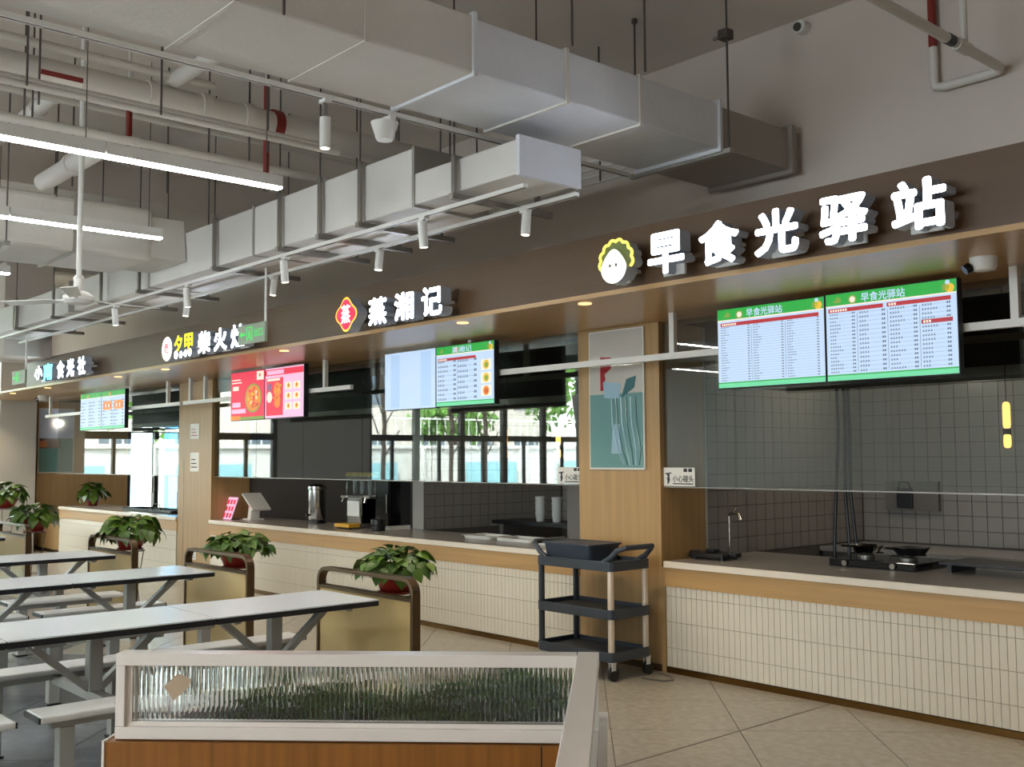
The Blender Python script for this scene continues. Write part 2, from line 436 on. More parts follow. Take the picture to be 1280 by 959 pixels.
def outdoor_tree(x, y, h, r, label):
    t = thing('garden_tree', label, 'tree', (x, y, -.02), 'trees behind the garden wall')
    MB().tube([(x, y, -.02), (x+.1, y+.1, h*.4), (x, y+.25, h*.7)], .13, n=8).build('trunk', 'bark', t, smooth=True)
    b = MB(); rnd = random.Random(int(x*7+y*13))
    for k in range(650):
        u = rnd.random()*6.28; c = rnd.uniform(-.8, 1); rr = r*rnd.uniform(.45, 1)
        p = Vector((x+rr*math.cos(u)*math.sqrt(1-c*c), y+.2+rr*math.sin(u)*math.sqrt(1-c*c), h*.72+rr*c*.9))
        e = Euler((rnd.random()*6, rnd.random()*6, rnd.random()*6)).to_matrix(); s = rnd.uniform(.12, .24)
        b.add([p+e@Vector(v)*s for v in ((-1,0,0),(0,-.5,.1),(1,0,0),(0,.5,.1))], [(0,1,2,3)])
    stuff(b.build('crown', 'foliage', t))
for i, (x, y, h, r) in enumerate(((-27, -15, 5.5, 2.0), (-28, -10, 4.2, 1.5), (-27, 1, 5, 2.0), (-28, 5.5, 5.6, 2.2), (-27, 10, 5.2, 2.2), (-29, 15, 6, 2.4))):
    outdoor_tree(x, y, h, r, ['tall leafy tree at the apartment end of the garden wall', 'small low leafy tree beside the apartment block', 'leafy tree behind the middle of the garden wall', 'broad leafy tree left of the middle garden tree', 'round leafy tree behind the wall beyond the glazed door', 'tallest leafy tree at the far end of the garden wall'][i])
bd = thing('apartment_block', 'pale apartment block standing beyond the garden wall', 'building', (-42, -10, -.02))
MB().box((-46, -26, -.02), (-40, -2, 16)).build('wall', 'building', bd)
for y in range(-25, -3, 3):
    for z in range(1, 15, 3): box_obj('window', (-40, y, z), (-39.95, y+1.6, z+1.6), 'building_glass', bd)
bp = tag(MB().box((-21.6, 9.35, 0), (-21.4, 9.6, 3.2)).box((-21.65, 9.3, 0), (-21.35, 9.65, .12)).build('blue_post', 'blue_post', bevel=.01), 'bright blue post standing outside the glazed door', 'post')
for i in (-3.1, -5.3, -6.5):
    t = MB().tube([(-22.3, i, -.02), (-22.25, i+.05, 1.2), (-22.4, i-.1, 2.4), (-22.3, i+.1, 4.2)], .06, n=7)
    for k in range(5): t.tube([(-22.35, i, 1.5+.4*k), (-22.3+.2*(k % 2), i+(.5 if k % 2 else -.5), 2.3+.4*k)], .02, n=5)
    tag(t.build('young_tree', 'bark', smooth=True), 'bare young tree trunk standing just outside the windows', 'tree', 'bare young trees outside')

# ================================================================== CANOPY
ca = thing('canopy', 'long brown canopy over the food stalls with glowing signs', 'canopy', (-7.4, Y_F, Z_S))
MB().box((-16.1, Y_F, Z_S+.03), (4.9, Y_F+.1, Z_F)).build('fascia_board', 'fascia', ca)
MB().box((-16.1, Y_F+.1, Z_F-.06), (4.9, YW, Z_F)).build('top_board', 'cream', ca)  # unseen board, made pale to bounce light onto the upper wall
MB().box((-19.35, Y_F+.004, Z_S), (4.9, 6.44, Z_S+.03)).build('soffit_board', 'soffit', ca)
DX = [-18.9, -17.2, -15.6, -13.0, -11.6, -8.9, -6.2, -4.9, -1.9, -.4, 1.2]  # the two leftmost are added to light the far cladding
for x in DX:
    MB().lathe((x, 5.02, Z_S-.006), [(.045, 0), (.045, .007)], 'led_warm', n=16).build('downlight', 'led_warm', ca)
    spot('downlight_lamp', (x, 5.02, Z_S-.02), (x, 5.45, 0), 34, (1, .80, .55), 105, .8, .04)

# ================================================================== PILLARS
def pillar(x0, x1, label, y1=6.67):
    t = thing('wood_pillar', label, 'pillar', ((x0+x1)/2, (Y_C+y1)/2, 0))
    MB().box((x0, Y_C, .05), (x1, y1, Z_S)).build('cladding', 'wood', t, bevel=.004)
    MB().box((x0, Y_C-.006, 0), (x1, y1, .05)).build('kick_plate', 'bronze', t)
    return t
pB = pillar(-6.07, -5.21, 'wide light wood pillar with framed poster behind the trolley')
pA = pillar(-13.69, -12.70, 'light wood pillar with small notices between the two far stalls')
box_obj('panel_joint', (-13.52, Y_C-.001, .05), (-13.51, Y_C+.01, 1.6), 'bronze', pA)
pD = pillar(.6, 1.5, 'light wood pillar at the near end of the stalls')
# kitchen partitions
def tiled_wall(name, base_a, base_b, label, axis, const, a0, a1, z0, z1, ts, facing, parts_limit, m):
    w = struct(box_obj(name, base_a, base_b, 'kgrout'), label)
    g = .003; t = .008
    tb = MB(); 
    if axis == 'y': tb.box((0, g, g), (facing*t, ts-g, ts-g))
    else: tb.box((g, 0, g), (ts-g, facing*t, ts-g))
    me = None; rest = MB(); n = 0
    na = int((a1-a0)/ts); nz = int((z1-z0)/ts)
    for j in range(nz):
        for i in range(na):
            a = a0+i*ts; z = z0+j*ts
            loc = (const, a, z) if axis == 'y' else (a, const, z)
            if n < parts_limit:
                if me is None:
                    o = tb.build('wall_tile', m, w, local=True); o.location = loc; me = o.data
                else: link_part('wall_tile', me, w, loc)
                n += 1
            else:
                if axis == 'y': rest.box((const, a+g, z+g), (const+facing*t, a+ts-g, z+ts-g))
                else: rest.box((a+g, const, z+g), (a+ts-g, const+facing*t, z+ts-g))
    if rest.v: stuff(rest.build('wall_tiles', m, w))
    return w
tiled_wall('wall_kitchen_right', (-5.9, 6.67, 0), (-5.212, Y_K, 2.63), 'grey tiled side wall inside the near kitchen', 'y', -5.212, 6.69, Y_K, .81, 2.6, .128, 1, 270, 'ktile')
tiled_wall('wall_partition', (-9.43, 6.93, 0), (-9.222, Y_K, 2.63), 'grey tiled partition inside the middle kitchen', 'y', -9.222, 6.94, Y_K, .81, 2.6, .128, 1, 250, 'ktile')
kb = bpy.data.objects['wall_kitchen']
bt = MB().box((.003, 0, .003), (.125, -.008, .125)).build('wall_tile', 'ktile', kb, local=True); bt.location = (-5.2, Y_K+.012, .81); n = 0; rest = MB()
for j in range(14):
    for i in range(27):
        if n and n < 300: link_part('wall_tile', bt.data, kb, (-5.2+i*.128, Y_K+.012, .81+j*.128))
        elif n: rest.box((-5.2+i*.128+.003, Y_K+.012, .81+j*.128+.003), (-5.2+i*.128+.125, Y_K+.004, .81+j*.128+.125))
        n += 1
for j in range(14):
    for i in range(30): rest.box((-9.2+i*.128+.003, Y_K+.012, .81+j*.128+.003), (-9.2+i*.128+.125, Y_K+.004, .81+j*.128+.125))
    for i in range(50): rest.box((-1.74+i*.128+.003, Y_K+.012, .81+j*.128+.003), (-1.74+i*.128+.125, Y_K+.004, .81+j*.128+.125))
stuff(rest.build('wall_tiles', 'ktile', kb))
MB().box((-9.426, 6.918, .82), (-9.23, 6.93, 2.62)).build('end_tiling', 'ktile_light', bpy.data.objects['wall_partition'])
MB().box((-5.218, 6.67, .82), (-5.206, 6.69, 2.62)).build('end_trim', 'ktile_light', bpy.data.objects['wall_kitchen_right'])
struct(box_obj('wall_kitchen_divider', (-13.69, 6.67, 0), (-12.75, Y_K, 2.63), 'kwall'))

# ================================================================== COUNTERS
def counter(x0, x1, label, tiles, depth):
    t = thing('serving_counter', label, 'counter', ((x0+x1)/2, 6.4, 0))
    MB().box((x0, Y_C+.006, .045), (x1, Y_C+.5, .775)).build('carcass', 'grout', t)
    MB().box((x0, Y_C-.03, .772), (x1, Y_C-.012, .818)).build('edge_strip', 'cream', t, bevel=.003)
    MB().box((x0, Y_C-.012, .778), (x1, depth, .818)).build('worktop', 'worktop_grey', t)
    MB().box((x0, Y_C-.012, .632), (x1, Y_C+.01, .772)).build('wood_band', 'wood_h', t)
    MB().box((x0, Y_C-.008, 0), (x1, Y_C+.02, .042)).build('kick_plate', 'kick', t)
    rows = [(.045, .183), (.183, .373), (.373, .561), (.561, .632)]; p = .0472; g = .0016
    meshes = []; nc = int((x1-x0)/p); rest = MB(); cnt = 0
    for i in range(nc):
        for r, (za, zb) in enumerate(rows):
            x = x0+i*p
            if cnt < tiles:
                if len(meshes) <= r:
                    o = MB().box((g, 0, g), (p-g, .009, zb-za-g)).build('wall_tile', 'tile_cream', t, local=True); meshes.append(o.data)
                    o.location = Vector((x, Y_C-.002, za))-t.location
                else: link_part('wall_tile', meshes[r], t, Vector((x, Y_C-.002, za))-t.location)
                cnt += 1
            else: rest.box((x+g, Y_C-.002, za+g), (x+p-g, Y_C+.006, zb-g))
    if rest.v: stuff(rest.build('wall_tiles', 'tile_cream', t))
    return t
cR = counter(-5.17, .6, 'near serving counter with cream tiled front right of the pillar', 300, 7.25)
box_obj('end_board', (-5.209, Y_C-.012, 0), (-5.171, Y_C+.4, .772), 'wood', cR)
counter(-12.70, -6.07, 'middle serving counter with cream tiled front left of the trolley', 0, 6.915)
counter(-18.3, -13.69, 'far serving counter with cream tiled front beyond the notice pillar', 0, 6.9)

# ================================================================== GLASS SCREENS
def glass_screen(x0, x1, joints, label):
    t = thing('glass_screen', label, 'glass screen', ((x0+x1)/2, Y_G, 1.37))
    xs = [x0]+joints+[x1]
    for a, c in zip(xs, xs[1:]): box_obj('pane', (a+.003, Y_G, 1.37), (c-.003, Y_G+.01, Z_S-.002), 'glass', t)
    box_obj('bottom_edge', (x0, Y_G-.003, 1.362), (x1, Y_G+.013, 1.371), 'steel', t)
glass_screen(-5.205, .6, [-4.55, -3.35, -2.2, -1.0], 'clear glass screen above the near counter')
glass_screen(-12.70, -6.07, [-11.6, -10.5, -9.3, -8.1, -7.0], 'clear glass screen above the middle counter')
glass_screen(-18.6, -13.69, [-17.4, -16.2, -15.0], 'clear glass screen above the far counter')

# ================================================================== SIGNS
YL0, YL1 = 4.70, 4.80
def sign(name, label, chars, logo):
    xs = [c[1] for c in chars]
    t = thing('shop_sign', label, 'sign', (sum(xs)/len(xs), Y_F, Z_S+.03))
    for ch, x, w, z0, z1, mf in chars:
        o = text_solid(MB(), ch, x-w/2, x+w/2, z0, z1, YL0, YL1, mf, 'letter_side', .037).build('sign_character', mf, t)
        MB().box((x-w*.28, YL1-.03, Z_S+.034), (x+w*.30, YL1-.012, z0+.06)).build('foot', 'foot_grey', o)  # pale block in place of the character's glow reflected below it
        MB().box((x-w*.2, YL1-.01, (z0+z1)/2-.01), (x+w*.2, Y_F+.003, (z0+z1)/2+.01)).build('standoff', 'foot_grey', o)
    logo(t); return t
def circ(cx, cz, r, n=28, sx=1): return [(cx+sx*r*math.cos(2*math.pi*i/n), cz+r*math.sin(2*math.pi*i/n)) for i in range(n)]
def foot(t, x, w, ztop):
    MB().box((x-w/2, YL1-.03, Z_S+.034), (x+w/2, YL1-.012, ztop)).build('foot', 'foot_grey', t)  # pale block in place of the logo's reflected glow
    MB().box((x-w/2, YL1-.012, ztop+.03), (x+w/2, Y_F, ztop+.05)).build('standoff', 'foot_grey', t)
def logo_bun(t):
    x, z = -4.335, 2.775
    hal = []
    for i in range(61):
        a = R_(200-i*220/60); r = .125+.014*abs(math.sin(i*math.pi/60*8)); hal.append((x+.004+r*math.cos(a), z+.012+r*.98*math.sin(a)))
    MB().prism(hal, YL0+.015, YL1, 'logo_olive', 'letter_side').build('halo_back', None, t)
    MB().tube([(p[0], YL0+.012, p[1]) for p in hal], .009, n=8).build('halo_rim', 'logo_yellow', t, smooth=True)
    body = []
    for i in range(40):
        a = 2*math.pi*i/40; s = math.sin(a)
        r = .105*(1+.10*max(0, s)**6*1.6); body.append((x-.004+r*math.cos(a)*(1-.20*max(0, s)), z-.026+r*.93*s))
    MB().prism(body, YL0-.002, YL1, 'logo_white', 'letter_side').build('bun', None, t)
    for dx in (-.032, .018): MB().prism(circ(x+dx, z-.012, .011, 12, .7), YL0-.006, YL0-.002, 'eye').build('eye', 'eye', t)
    foot(t, x+.005, .11, z-.08)
def logo_quatre(t):
    x, z = -7.325, 2.775
    def q4(s):
        P = []
        for i in range(80):
            a = 2*math.pi*i/80; r = s*(1+.12*math.cos(4*a)); P.append((x+r*1.12*math.cos(a), z+r*1.0*math.sin(a)))
        return P
    MB().prism(q4(.128), YL0, YL1, 'logo_orange', 'letter_side').build('border', None, t)
    MB().prism(q4(.112), YL0-.004, YL0, 'logo_red').build('field', 'logo_red', t)
    text_solid(MB(), '蒸', x-.068, x+.068, z-.075, z+.08, YL0-.007, YL0-.004, 'logo_white', 'logo_white', .02).build('emblem', 'logo_white', t)
    foot(t, x+.03, .05, z-.11)
def logo_circle(t):
    x, z = -10.83, 2.772
    MB().prism(circ(x, z, .13), YL0, YL1, 'logo_white', 'letter_side').build('disc', None, t)
    MB().prism(circ(x, z, .112), YL0-.003, YL0, 'logo_pink').build('ring', 'logo_pink', t)
    MB().prism(circ(x, z, .085), YL0-.006, YL0-.003, 'logo_white').build('centre', 'logo_white', t)
    text_solid(MB(), '粤', x-.06, x+.06, z-.065, z+.065, YL0-.009, YL0-.006, 'logo_red', 'logo_red', .01).build('emblem', 'logo_red', t)
    foot(t, x+.03, .06, z-.11)
    for dx, zz, r in ((-10.60, 2.69, .042), (-10.48, 2.685, .036), (-10.37, 2.69, .036), (-10.27, 2.695, .04)):
        MB().prism(circ(dx, zz, r, 20), YL0, YL1, 'letter_face', 'letter_side').build('drop', None, t)
wf = 'letter_face'
sign('a', 'large white glowing characters with bun logo on the near canopy', [(c, x, .275, 2.658, 2.905, wf) for c, x in zip('早食光驿站', (-3.93, -3.55, -3.175, -2.78, -2.385))], logo_bun)
sign('b', 'three white glowing characters with red quatrefoil logo mid canopy', [(c, x, .25, 2.645, 2.865, wf) for c, x in zip('蒸湘记', (-6.875, -6.52, -6.17))], logo_quatre)
sign('c', 'yellow and white glowing characters with round pink logo behind exit sign', [('夕', -10.55, .20, 2.70, 2.895, 'letter_yellow'), ('甲', -10.30, .20, 2.70, 2.895, 'letter_yellow')]+[(c, x, .28, 2.655, 2.882, wf) for c, x in zip('柴火灶', (-9.94, -9.585, -9.22))], logo_circle)
sign('d', 'white and cyan glowing characters at the far left canopy end', [('小', -15.0, .32, 2.69, 2.875, wf), ('南', -14.62, .36, 2.655, 2.89, 'letter_cyan')]+[(c, x, .27, 2.655, 2.885, wf) for c, x in zip('食光社', (-14.13, -13.765, -13.37))], lambda t: None)

# ================================================================== MENU SCREENS
YS = 5.75
def screen(name, x0, x1, z0, z1, label, paint):
    t = thing('menu_screen', label, 'screen', ((x0+x1)/2, YS, z0))
    MB().box((x0, YS, z0), (x1, YS+.055, z1)).build('housing', 'black', t, bevel=.003)
    MB().box((x0+.006, YS-.002, z0+.006), (x1-.006, YS, z1-.006)).build('display', paint[0], t)
    box_obj('mount', ((x0+x1)/2-.05, YS+.055, z0+.26), ((x0+x1)/2+.05, YS+.07, z0+.30), 'black', t)
    paint[1](t, x0+.006, x1-.006, z0+.006, z1-.006); return t
Y1, Y2, Y3 = YS-.003, YS-.004, YS-.005
def inkrows(mb, x0, x1, z0, z1, n, y, rnd, m='scr_ink', dots=True):
    h = (z1-z0)/n
    for i in range(n):
        z = z1-(i+.75)*h; k = rnd.choice((3, 4, 4, 5, 6)); cw = min((x1-x0)*.085, h*.62)
        for c in range(k):
            cx = x0+c*cw*1.12
            mb.box((cx, y, z), (cx+cw*.86, y+.0004, z+h*.14), m); mb.box((cx+cw*.1, y, z+h*.22), (cx+cw*.75, y+.0004, z+h*.34), m); mb.box((cx+cw*.38, y, z), (cx+cw*.52, y+.0004, z+h*.5), m)
        if dots: mb.box((x0+k*cw*1.12+cw*.2, y, z+h*.18), (x1-cw*1.9, y+.0004, z+h*.22), m)
        for c in range(2): mb.box((x1-cw*(1.7-c*.85), y, z), (x1-cw*(1.1-c*.85), y+.0004, z+h*.46), m)
def menu_green(title, cols, rows, redbars, logo, corner=True, pics=0):
    def f(t, x0, x1, z0, z1):
        w, h = x1-x0, z1-z0; rnd = random.Random(len(title)*7+cols+int(x0*10))
        MB().rect(x0, x1, z1-h*.135, z1, Y1, 'scr_green').build('header_band', None, t)
        MB().rect(x0, x1, z1-h*.15, z1-h*.135, Y1, 'scr_cream').build('header_line', None, t)
        MB().rect(x0, x1, z0, z0+h*.055, Y1, 'scr_mint').rect(x0, x1, z0+h*.055, z0+h*.07, Y1, 'scr_green').build('footer_band', None, t)
        if title: text_flat(MB(), title, x0+w*.29, x0+w*.63, z1-h*.125, z1-h*.025, Y2, 'scr_white', .02).build('title', 'scr_white', t)
        if logo == 'bun':
            MB().prism(circ(x0+w*.22, z1-h*.085, .028, 20), Y2, Y1, 'scr_leaf').prism(circ(x0+w*.22, z1-h*.085, .019, 16), Y3, Y2, 'scr_cream').build('bun_logo', None, t)
        else: MB().prism(circ(x0+w*.36, z1-h*.075, .026, 20), Y2, Y1, 'scr_orange').build('round_logo', None, t)
        MB().prism([(x0+w*.06, z1-h*.1), (x0+w*.12, z1-h*.11), (x0+w*.13, z1-h*.07), (x0+w*.1, z1-h*.035)], Y2, Y1, 'scr_leaf').build('leaf_mark', None, t)
        if corner:
            MB().prism(circ(x1-w*.045, z1-h*.09, .026, 16), Y2, Y1, 'scr_yellow').prism(circ(x1-w*.075, z1-h*.08, .022, 14), Y2, Y1, 'scr_leaf').prism(circ(x1-w*.06, z1-h*.03, .014, 12), Y2, Y1, 'scr_white').build('fruit_mark', None, t)
        for a, c, zt, full in redbars:
            MB().rect(x0+w*a, x0+w*c, z1-h*(zt+.045), z1-h*zt, Y1, 'scr_red').build('red_bar', None, t)
            b = MB()
            for k in range(7 if full else 3):
                bx = x0+w*a+.012+k*.017; b.rect(bx, bx+.012, z1-h*(zt+.036), z1-h*(zt+.01), Y2, 'scr_cream', .0004)
            b.build('bar_lettering', None, t)
        tp = .20; cw = (.985-.025)/cols if not pics else .72/cols
        for c in range(cols):
            b = MB(); a0 = x0+w*(.03+c*cw); a1 = x0+w*(.03+(c+1)*cw)-w*.03
            inkrows(b, a0, a1, z0+h*.08, z1-h*(tp+.015), rows[c], Y1, rnd); stuff(b.build('price_list', None, t))
            if c: MB().rect(a0-w*.017, a0-w*.0145, z0+h*.09, z1-h*.24, Y1, 'scr_ink').build('column_rule', None, t)
        for k in range(pics):
            cz = z1-h*(.37+k*.21); b = MB()
            b.rect(x1-w*.21, x1-w*.04, cz-h*.085, cz+h*.085, Y1, 'scr_cream'); b.prism(circ(x1-w*.125, cz, h*.075, 18), Y2, Y1, 'scr_yellow' if k < 2 else 'scr_orange'); b.prism(circ(x1-w*.12, cz-.003, h*.045, 10), Y3, Y2, 'scr_leaf' if k < 2 else 'scr_food')
            b.build('dish_picture', None, t)
    return ('scr_white', f)
screen('s', -4.366, -3.545, 2.045, 2.585, 'left menu screen of the near pair, green header and price columns', menu_green('早食光驿站', 3, (22, 22, 22), [(.03, .955, .175, 1)], 'bun'))
screen('s', -3.54, -2.705, 2.045, 2.59, 'right menu screen of the near pair, green header and four columns', menu_green('早食光驿站', 4, (17, 14, 15, 15), [(.02, .46, .17, 1), (.49, .96, .17, 0), (.745, .97, .40, 0)], 'bun'))
def blank(t, x0, x1, z0, z1):
    w = x1-x0
    for a, c in ((.12, .30), (.72, .92)): MB().rect(x0+w*a, x0+w*c, z0+.02, z1-.02, Y1, 'scr_blue').build('pale_stripe', None, t)
screen('s', -8.28, -7.485, 2.04, 2.585, 'blank pale blue screen hanging over the middle counter', ('scr_white', blank))
screen('s', -7.48, -6.68, 2.045, 2.585, 'green headed menu screen with three dish pictures over the middle counter', menu_green('蒸湘记', 2, (9, 8), [(.03, .7, .2, 1)], 'round', True, 3))
def red_a(t, x0, x1, z0, z1):
    w, h = x1-x0, z1-z0
    MB().prism(circ(x0+w*.68, z0+h*.44, h*.30, 30, 1.15), Y1, YS-.002, 'scr_leaf').build('bowl_rim', None, t)
    MB().prism(circ(x0+w*.68, z0+h*.44, h*.265, 30, 1.15), Y2, Y1, 'scr_orange').build('dish', None, t)
    b = MB(); rnd = random.Random(4)
    for k in range(34):
        a = rnd.random()*6.28; r = math.sqrt(rnd.random())*h*.22
        b.prism(circ(x0+w*.68+r*1.15*math.cos(a), z0+h*.44+r*math.sin(a), h*rnd.uniform(.02, .045), 7), Y3, Y2, rnd.choice(('scr_food', 'scr_yellow', 'scr_hot', 'scr_cream', 'scr_food')))
    b.build('dish_pieces', None, t)
    MB().rect(x0+w*.78, x1-w*.02, z1-h*.20, z1-h*.02, Y1, 'scr_cream').build('badge', None, t)
    MB().prism(circ(x0+w*.87, z1-h*.1, .02, 12), Y2, Y1, 'scr_food').build('badge_mark', None, t)
    b = MB()
    for k, (a, c, zz, hh) in enumerate(((.03, .3, .83, .025), (.03, .33, .77, .025), (.06, .24, .62, .09), (.05, .3, .27, .10), (.03, .46, .14, .09))): b.rect(x0+w*a, x0+w*c, z0+h*zz, z0+h*(zz+hh), Y1, 'scr_pink' if k > 2 else 'scr_cream')
    b.build('slogan_blocks', None, t)
    MB().rect(x0+w*.3, x1, z0, z0+h*.06, Y1, 'scr_leaf').rect(x0, x0+w*.3, z0, z0+h*.09, Y1, 'scr_orange').build('garnish', None, t)
def red_b(t, x0, x1, z0, z1):
    w, h = x1-x0, z1-z0; rnd = random.Random(9)
    MB().rect(x0, x1, z1-h*.15, z1-h*.03, Y1, 'scr_hot').build('header_band', None, t)
    MB().rect(x0+w*.05, x0+w*.5, z1-h*.13, z1-h*.05, Y2, 'scr_pink').build('header_lettering', None, t)
    MB().rect(x0+w*.03, x0+w*.48, z0+h*.05, z1-h*.2, Y1, 'scr_hot').build('dish_panel', None, t)
    b = MB()
    for cx, cz, r, m_ in ((.33, .56, .15, 'scr_orange'), (.33, .33, .13, 'scr_orange'), (.12, .42, .11, 'scr_cream'), (.12, .62, .08, 'scr_plum')): b.prism(circ(x0+w*cx, z0+h*cz, h*r, 20), Y2, Y1, m_)
    for k in range(20): b.prism(circ(x0+w*rnd.uniform(.22, .44), z0+h*rnd.uniform(.25, .66), h*.025, 7), Y3, Y2, rnd.choice(('scr_food', 'scr_yellow', 'scr_hot')))
    b.rect(x0+w*.06, x0+w*.4, z1-h*.26, z1-h*.21, Y2, 'scr_cream'); b.build('dish_picture', None, t)
    for i in range(2):
        for j in range(3):
            cx = x0+w*(.62+i*.21); cz = z0+h*(.62-j*.2); b = MB()
            b.rect(cx-w*.085, cx+w*.085, cz-h*.07, cz+h*.07, Y1, 'scr_cream'); b.prism(circ(cx, cz, h*.055, 14), Y2, Y1, 'scr_yellow'); b.prism(circ(cx+.004, cz+.004, h*.028, 9), Y3, Y2, 'scr_food'); b.build('dish_picture', None, t)
screen('s', -11.43, -10.62, 2.035, 2.60, 'red menu screen with a big bowl of food near notice pillar', ('scr_hot', red_a))
screen('s', -10.61, -9.77, 2.035, 2.60, 'pink menu screen with small dish pictures beside the red one', ('scr_pink', red_b))
def menu_food(t, x0, x1, z0, z1):
    menu_green('', 2, (8, 8), [], 'round', False)[1](t, x0, x1, z0, z1)
    w, h = x1-x0, z1-z0
    for k in range(2):
        b = MB().rect(x0+w*(.08+k*.47), x0+w*(.46+k*.47), z0+h*.5, z0+h*.73, Y2, 'scr_orange')
        for i in range(5): b.prism(circ(x0+w*(.13+k*.47+i*.065), z0+h*.61, h*.05, 9), Y3, Y2, 'scr_cream' if i % 2 else 'scr_food')
        b.build('dish_picture', None, t)
screen('s', -16.35, -15.51, 2.035, 2.59, 'left menu screen of the far pair with plain price columns', menu_green('', 2, (8, 8), [], 'round', False))
screen('s', -15.50, -14.62, 2.035, 2.59, 'right menu screen of the far pair with orange dish pictures', ('scr_white', menu_food))
# hanging rails that carry the screens
def rail(x0, x1, posts, label):
    t = thing('screen_rail', label, 'rail', ((x0+x1)/2, 5.845, 2.31))
    MB().box((x0, 5.825, 2.29), (x1, 5.865, 2.335)).build('rail_bar', 'white_plastic', t)
    for x in posts: box_obj('hanger_post', (x-.022, 5.825, 2.335), (x+.022, 5.865, Z_S), 'white_plastic', t)
rail(-8.2, -2.0, (-7.1, -4.83, -2.43), 'long white rail holding the near and middle screens')
rail(-12.9, -9.0, (-12.72, -12.3, -9.5), 'white rail holding the red and pink screens')
rail(-18.2, -13.0, (-18.0, -13.4), 'white rail holding the far pair of screens')

# ================================================================== PILLAR POSTERS, NOTICES, SMALL SIGNS
t = thing('poster_board', 'glossy framed poster on the wide wood pillar', 'poster', (-5.64, Y_C, 1.5))
MB().box((-5.93, Y_C-.018, 1.495), (-5.345, Y_C-.001, 2.60)).build('frame', 'white_plastic', t, bevel=.003)
MB().rect(-5.918, -5.357, 1.51, 2.588, Y_C-.020, 'poster_grey', .002).build('sheet', None, t)
MB().rect(-5.918, -5.357, 1.51, 2.09, Y_C-.021, 'poster_teal').build('teal_field', None, t)
MB().prism([(-5.80, 2.12), (-5.76, 2.12), (-5.755, 2.2), (-5.69, 2.2), (-5.68, 2.38), (-5.80, 2.39)], Y_C-.022, Y_C-.021, 'poster_red').build('red_shape', None, t)
MB().prism([(-5.76, 2.06), (-5.60, 2.05), (-5.58, 2.17), (-5.77, 2.19)], Y_C-.023, Y_C-.022, 'poster_blue').build('tray_shape', None, t)
MB().prism([(-5.75, 2.25), (-5.62, 2.33), (-5.55, 2.24), (-5.60, 2.19), (-5.74, 2.2)], Y_C-.0235, Y_C-.0225, 'poster_grey').build('hand_shape', None, t)
MB().prism([(-5.58, 2.05), (-5.44, 2.13), (-5.42, 2.22), (-5.52, 2.2)], Y_C-.023, Y_C-.022, 'poster_dteal').build('leaf_shape', None, t)
b = MB()
for k in range(6): b.tube([(-5.68+.05*k, Y_C-.022, 2.06), (-5.67+.05*k, Y_C-.022, 1.85), (-5.62+.048*k, Y_C-.022, 1.65), (-5.55+.03*k, Y_C-.022, 1.53)], .006, 'poster_dteal' if k % 2 else 'poster_blue', n=5)
b.build('line_art', None, t); MB().prism([(-5.69, 1.62), (-5.58, 1.62), (-5.6, 1.85), (-5.67, 1.85)], Y_C-.0225, Y_C-.0215, 'poster_blue').build('tower_shape', None, t)
t = thing('poster_board', 'blue and teal poster on the far wood cladding', 'poster', (XE+.06, 6.5, 1.5))
MB().box((XE+.06, 6.21, 1.36), (XE+.075, 6.83, 2.52)).build('frame', 'white_plastic', t)
MB().box((XE+.075, 6.225, 1.98), (XE+.077, 6.815, 2.505), 'poster_sky').build('sky_field', None, t)
MB().box((XE+.075, 6.225, 1.375), (XE+.077, 6.815, 1.98), 'poster_teal').build('teal_field', None, t)
MB().box((XE+.077, 6.225, 1.80), (XE+.078, 6.6, 1.98), 'poster_brown').build('brown_shape', None, t)
MB().box((XE+.078, 6.225, 1.82), (XE+.079, 6.36, 1.93), 'poster_orange').build('orange_shape', None, t)
for i, (x, z, w, h, l) in enumerate(((-13.20, 1.86, .26, .2, 'upper small paper notice on the far wood pillar'), (-13.19, 1.43, .26, .25, 'lower small paper notice on the far wood pillar'), (-13.18, .28, .13, .14, 'tiny white label low on the far wood pillar'))):
    t = thing('paper_notice', l, 'notice', (x, Y_C, z))
    MB().rect(x-w/2, x+w/2, z, z+h, Y_C-.003, 'paper', .0025).build('sheet', None, t)
    b = MB()
    for k in range(3): b.rect(x-w*.38, x+w*(.3-.1*k), z+h*(.2+.2*k), z+h*(.26+.2*k), Y_C-.0036, 'poster_red' if i == 0 else 'ink', .0005)
    b.build('print_lines', None, t)
for x0, l in ((-6.355, 'white head height warning sign on the glass left of the pillar'), (-5.205, 'white head height warning sign on the glass right of the pillar')):
    t = thing('warning_sign', l, 'sign', (x0, Y_G, 1.38))
    MB().rect(x0+.135-.135, x0+.295, 1.375, 1.512, Y_G-.006, 'sign_white', .004).build('plate', None, t)
    text_flat(MB(), '小心碰头', x0+.085, x0+.283, 1.405, 1.455, Y_G-.0068, 'ink', .02).build('lettering', 'ink', t)
    b = MB().rect(x0+.085, x0+.28, 1.388, 1.396, Y_G-.0068, 'ink', .0005)
    for k in range(2): b.rect(x0+.19+k*.045, x0+.225+k*.045, 1.48, 1.505, Y_G-.0068, 'ink', .0005)
    b.build('print_lines', None, t)
    MB().prism(circ(x0+.045, 1.455, .012, 12), Y_G-.0068, Y_G-.006, 'ink').prism([(x0+.03, 1.44), (x0+.055, 1.445), (x0+.06, 1.42), (x0+.045, 1.39), (x0+.035, 1.39), (x0+.035, 1.415)], Y_G-.0068, Y_G-.006, 'ink').prism([(x0+.015, 1.46), (x0+.075, 1.468), (x0+.075, 1.476), (x0+.015, 1.47)], Y_G-.0068, Y_G-.006, 'ink').build('figure_mark', None, t)
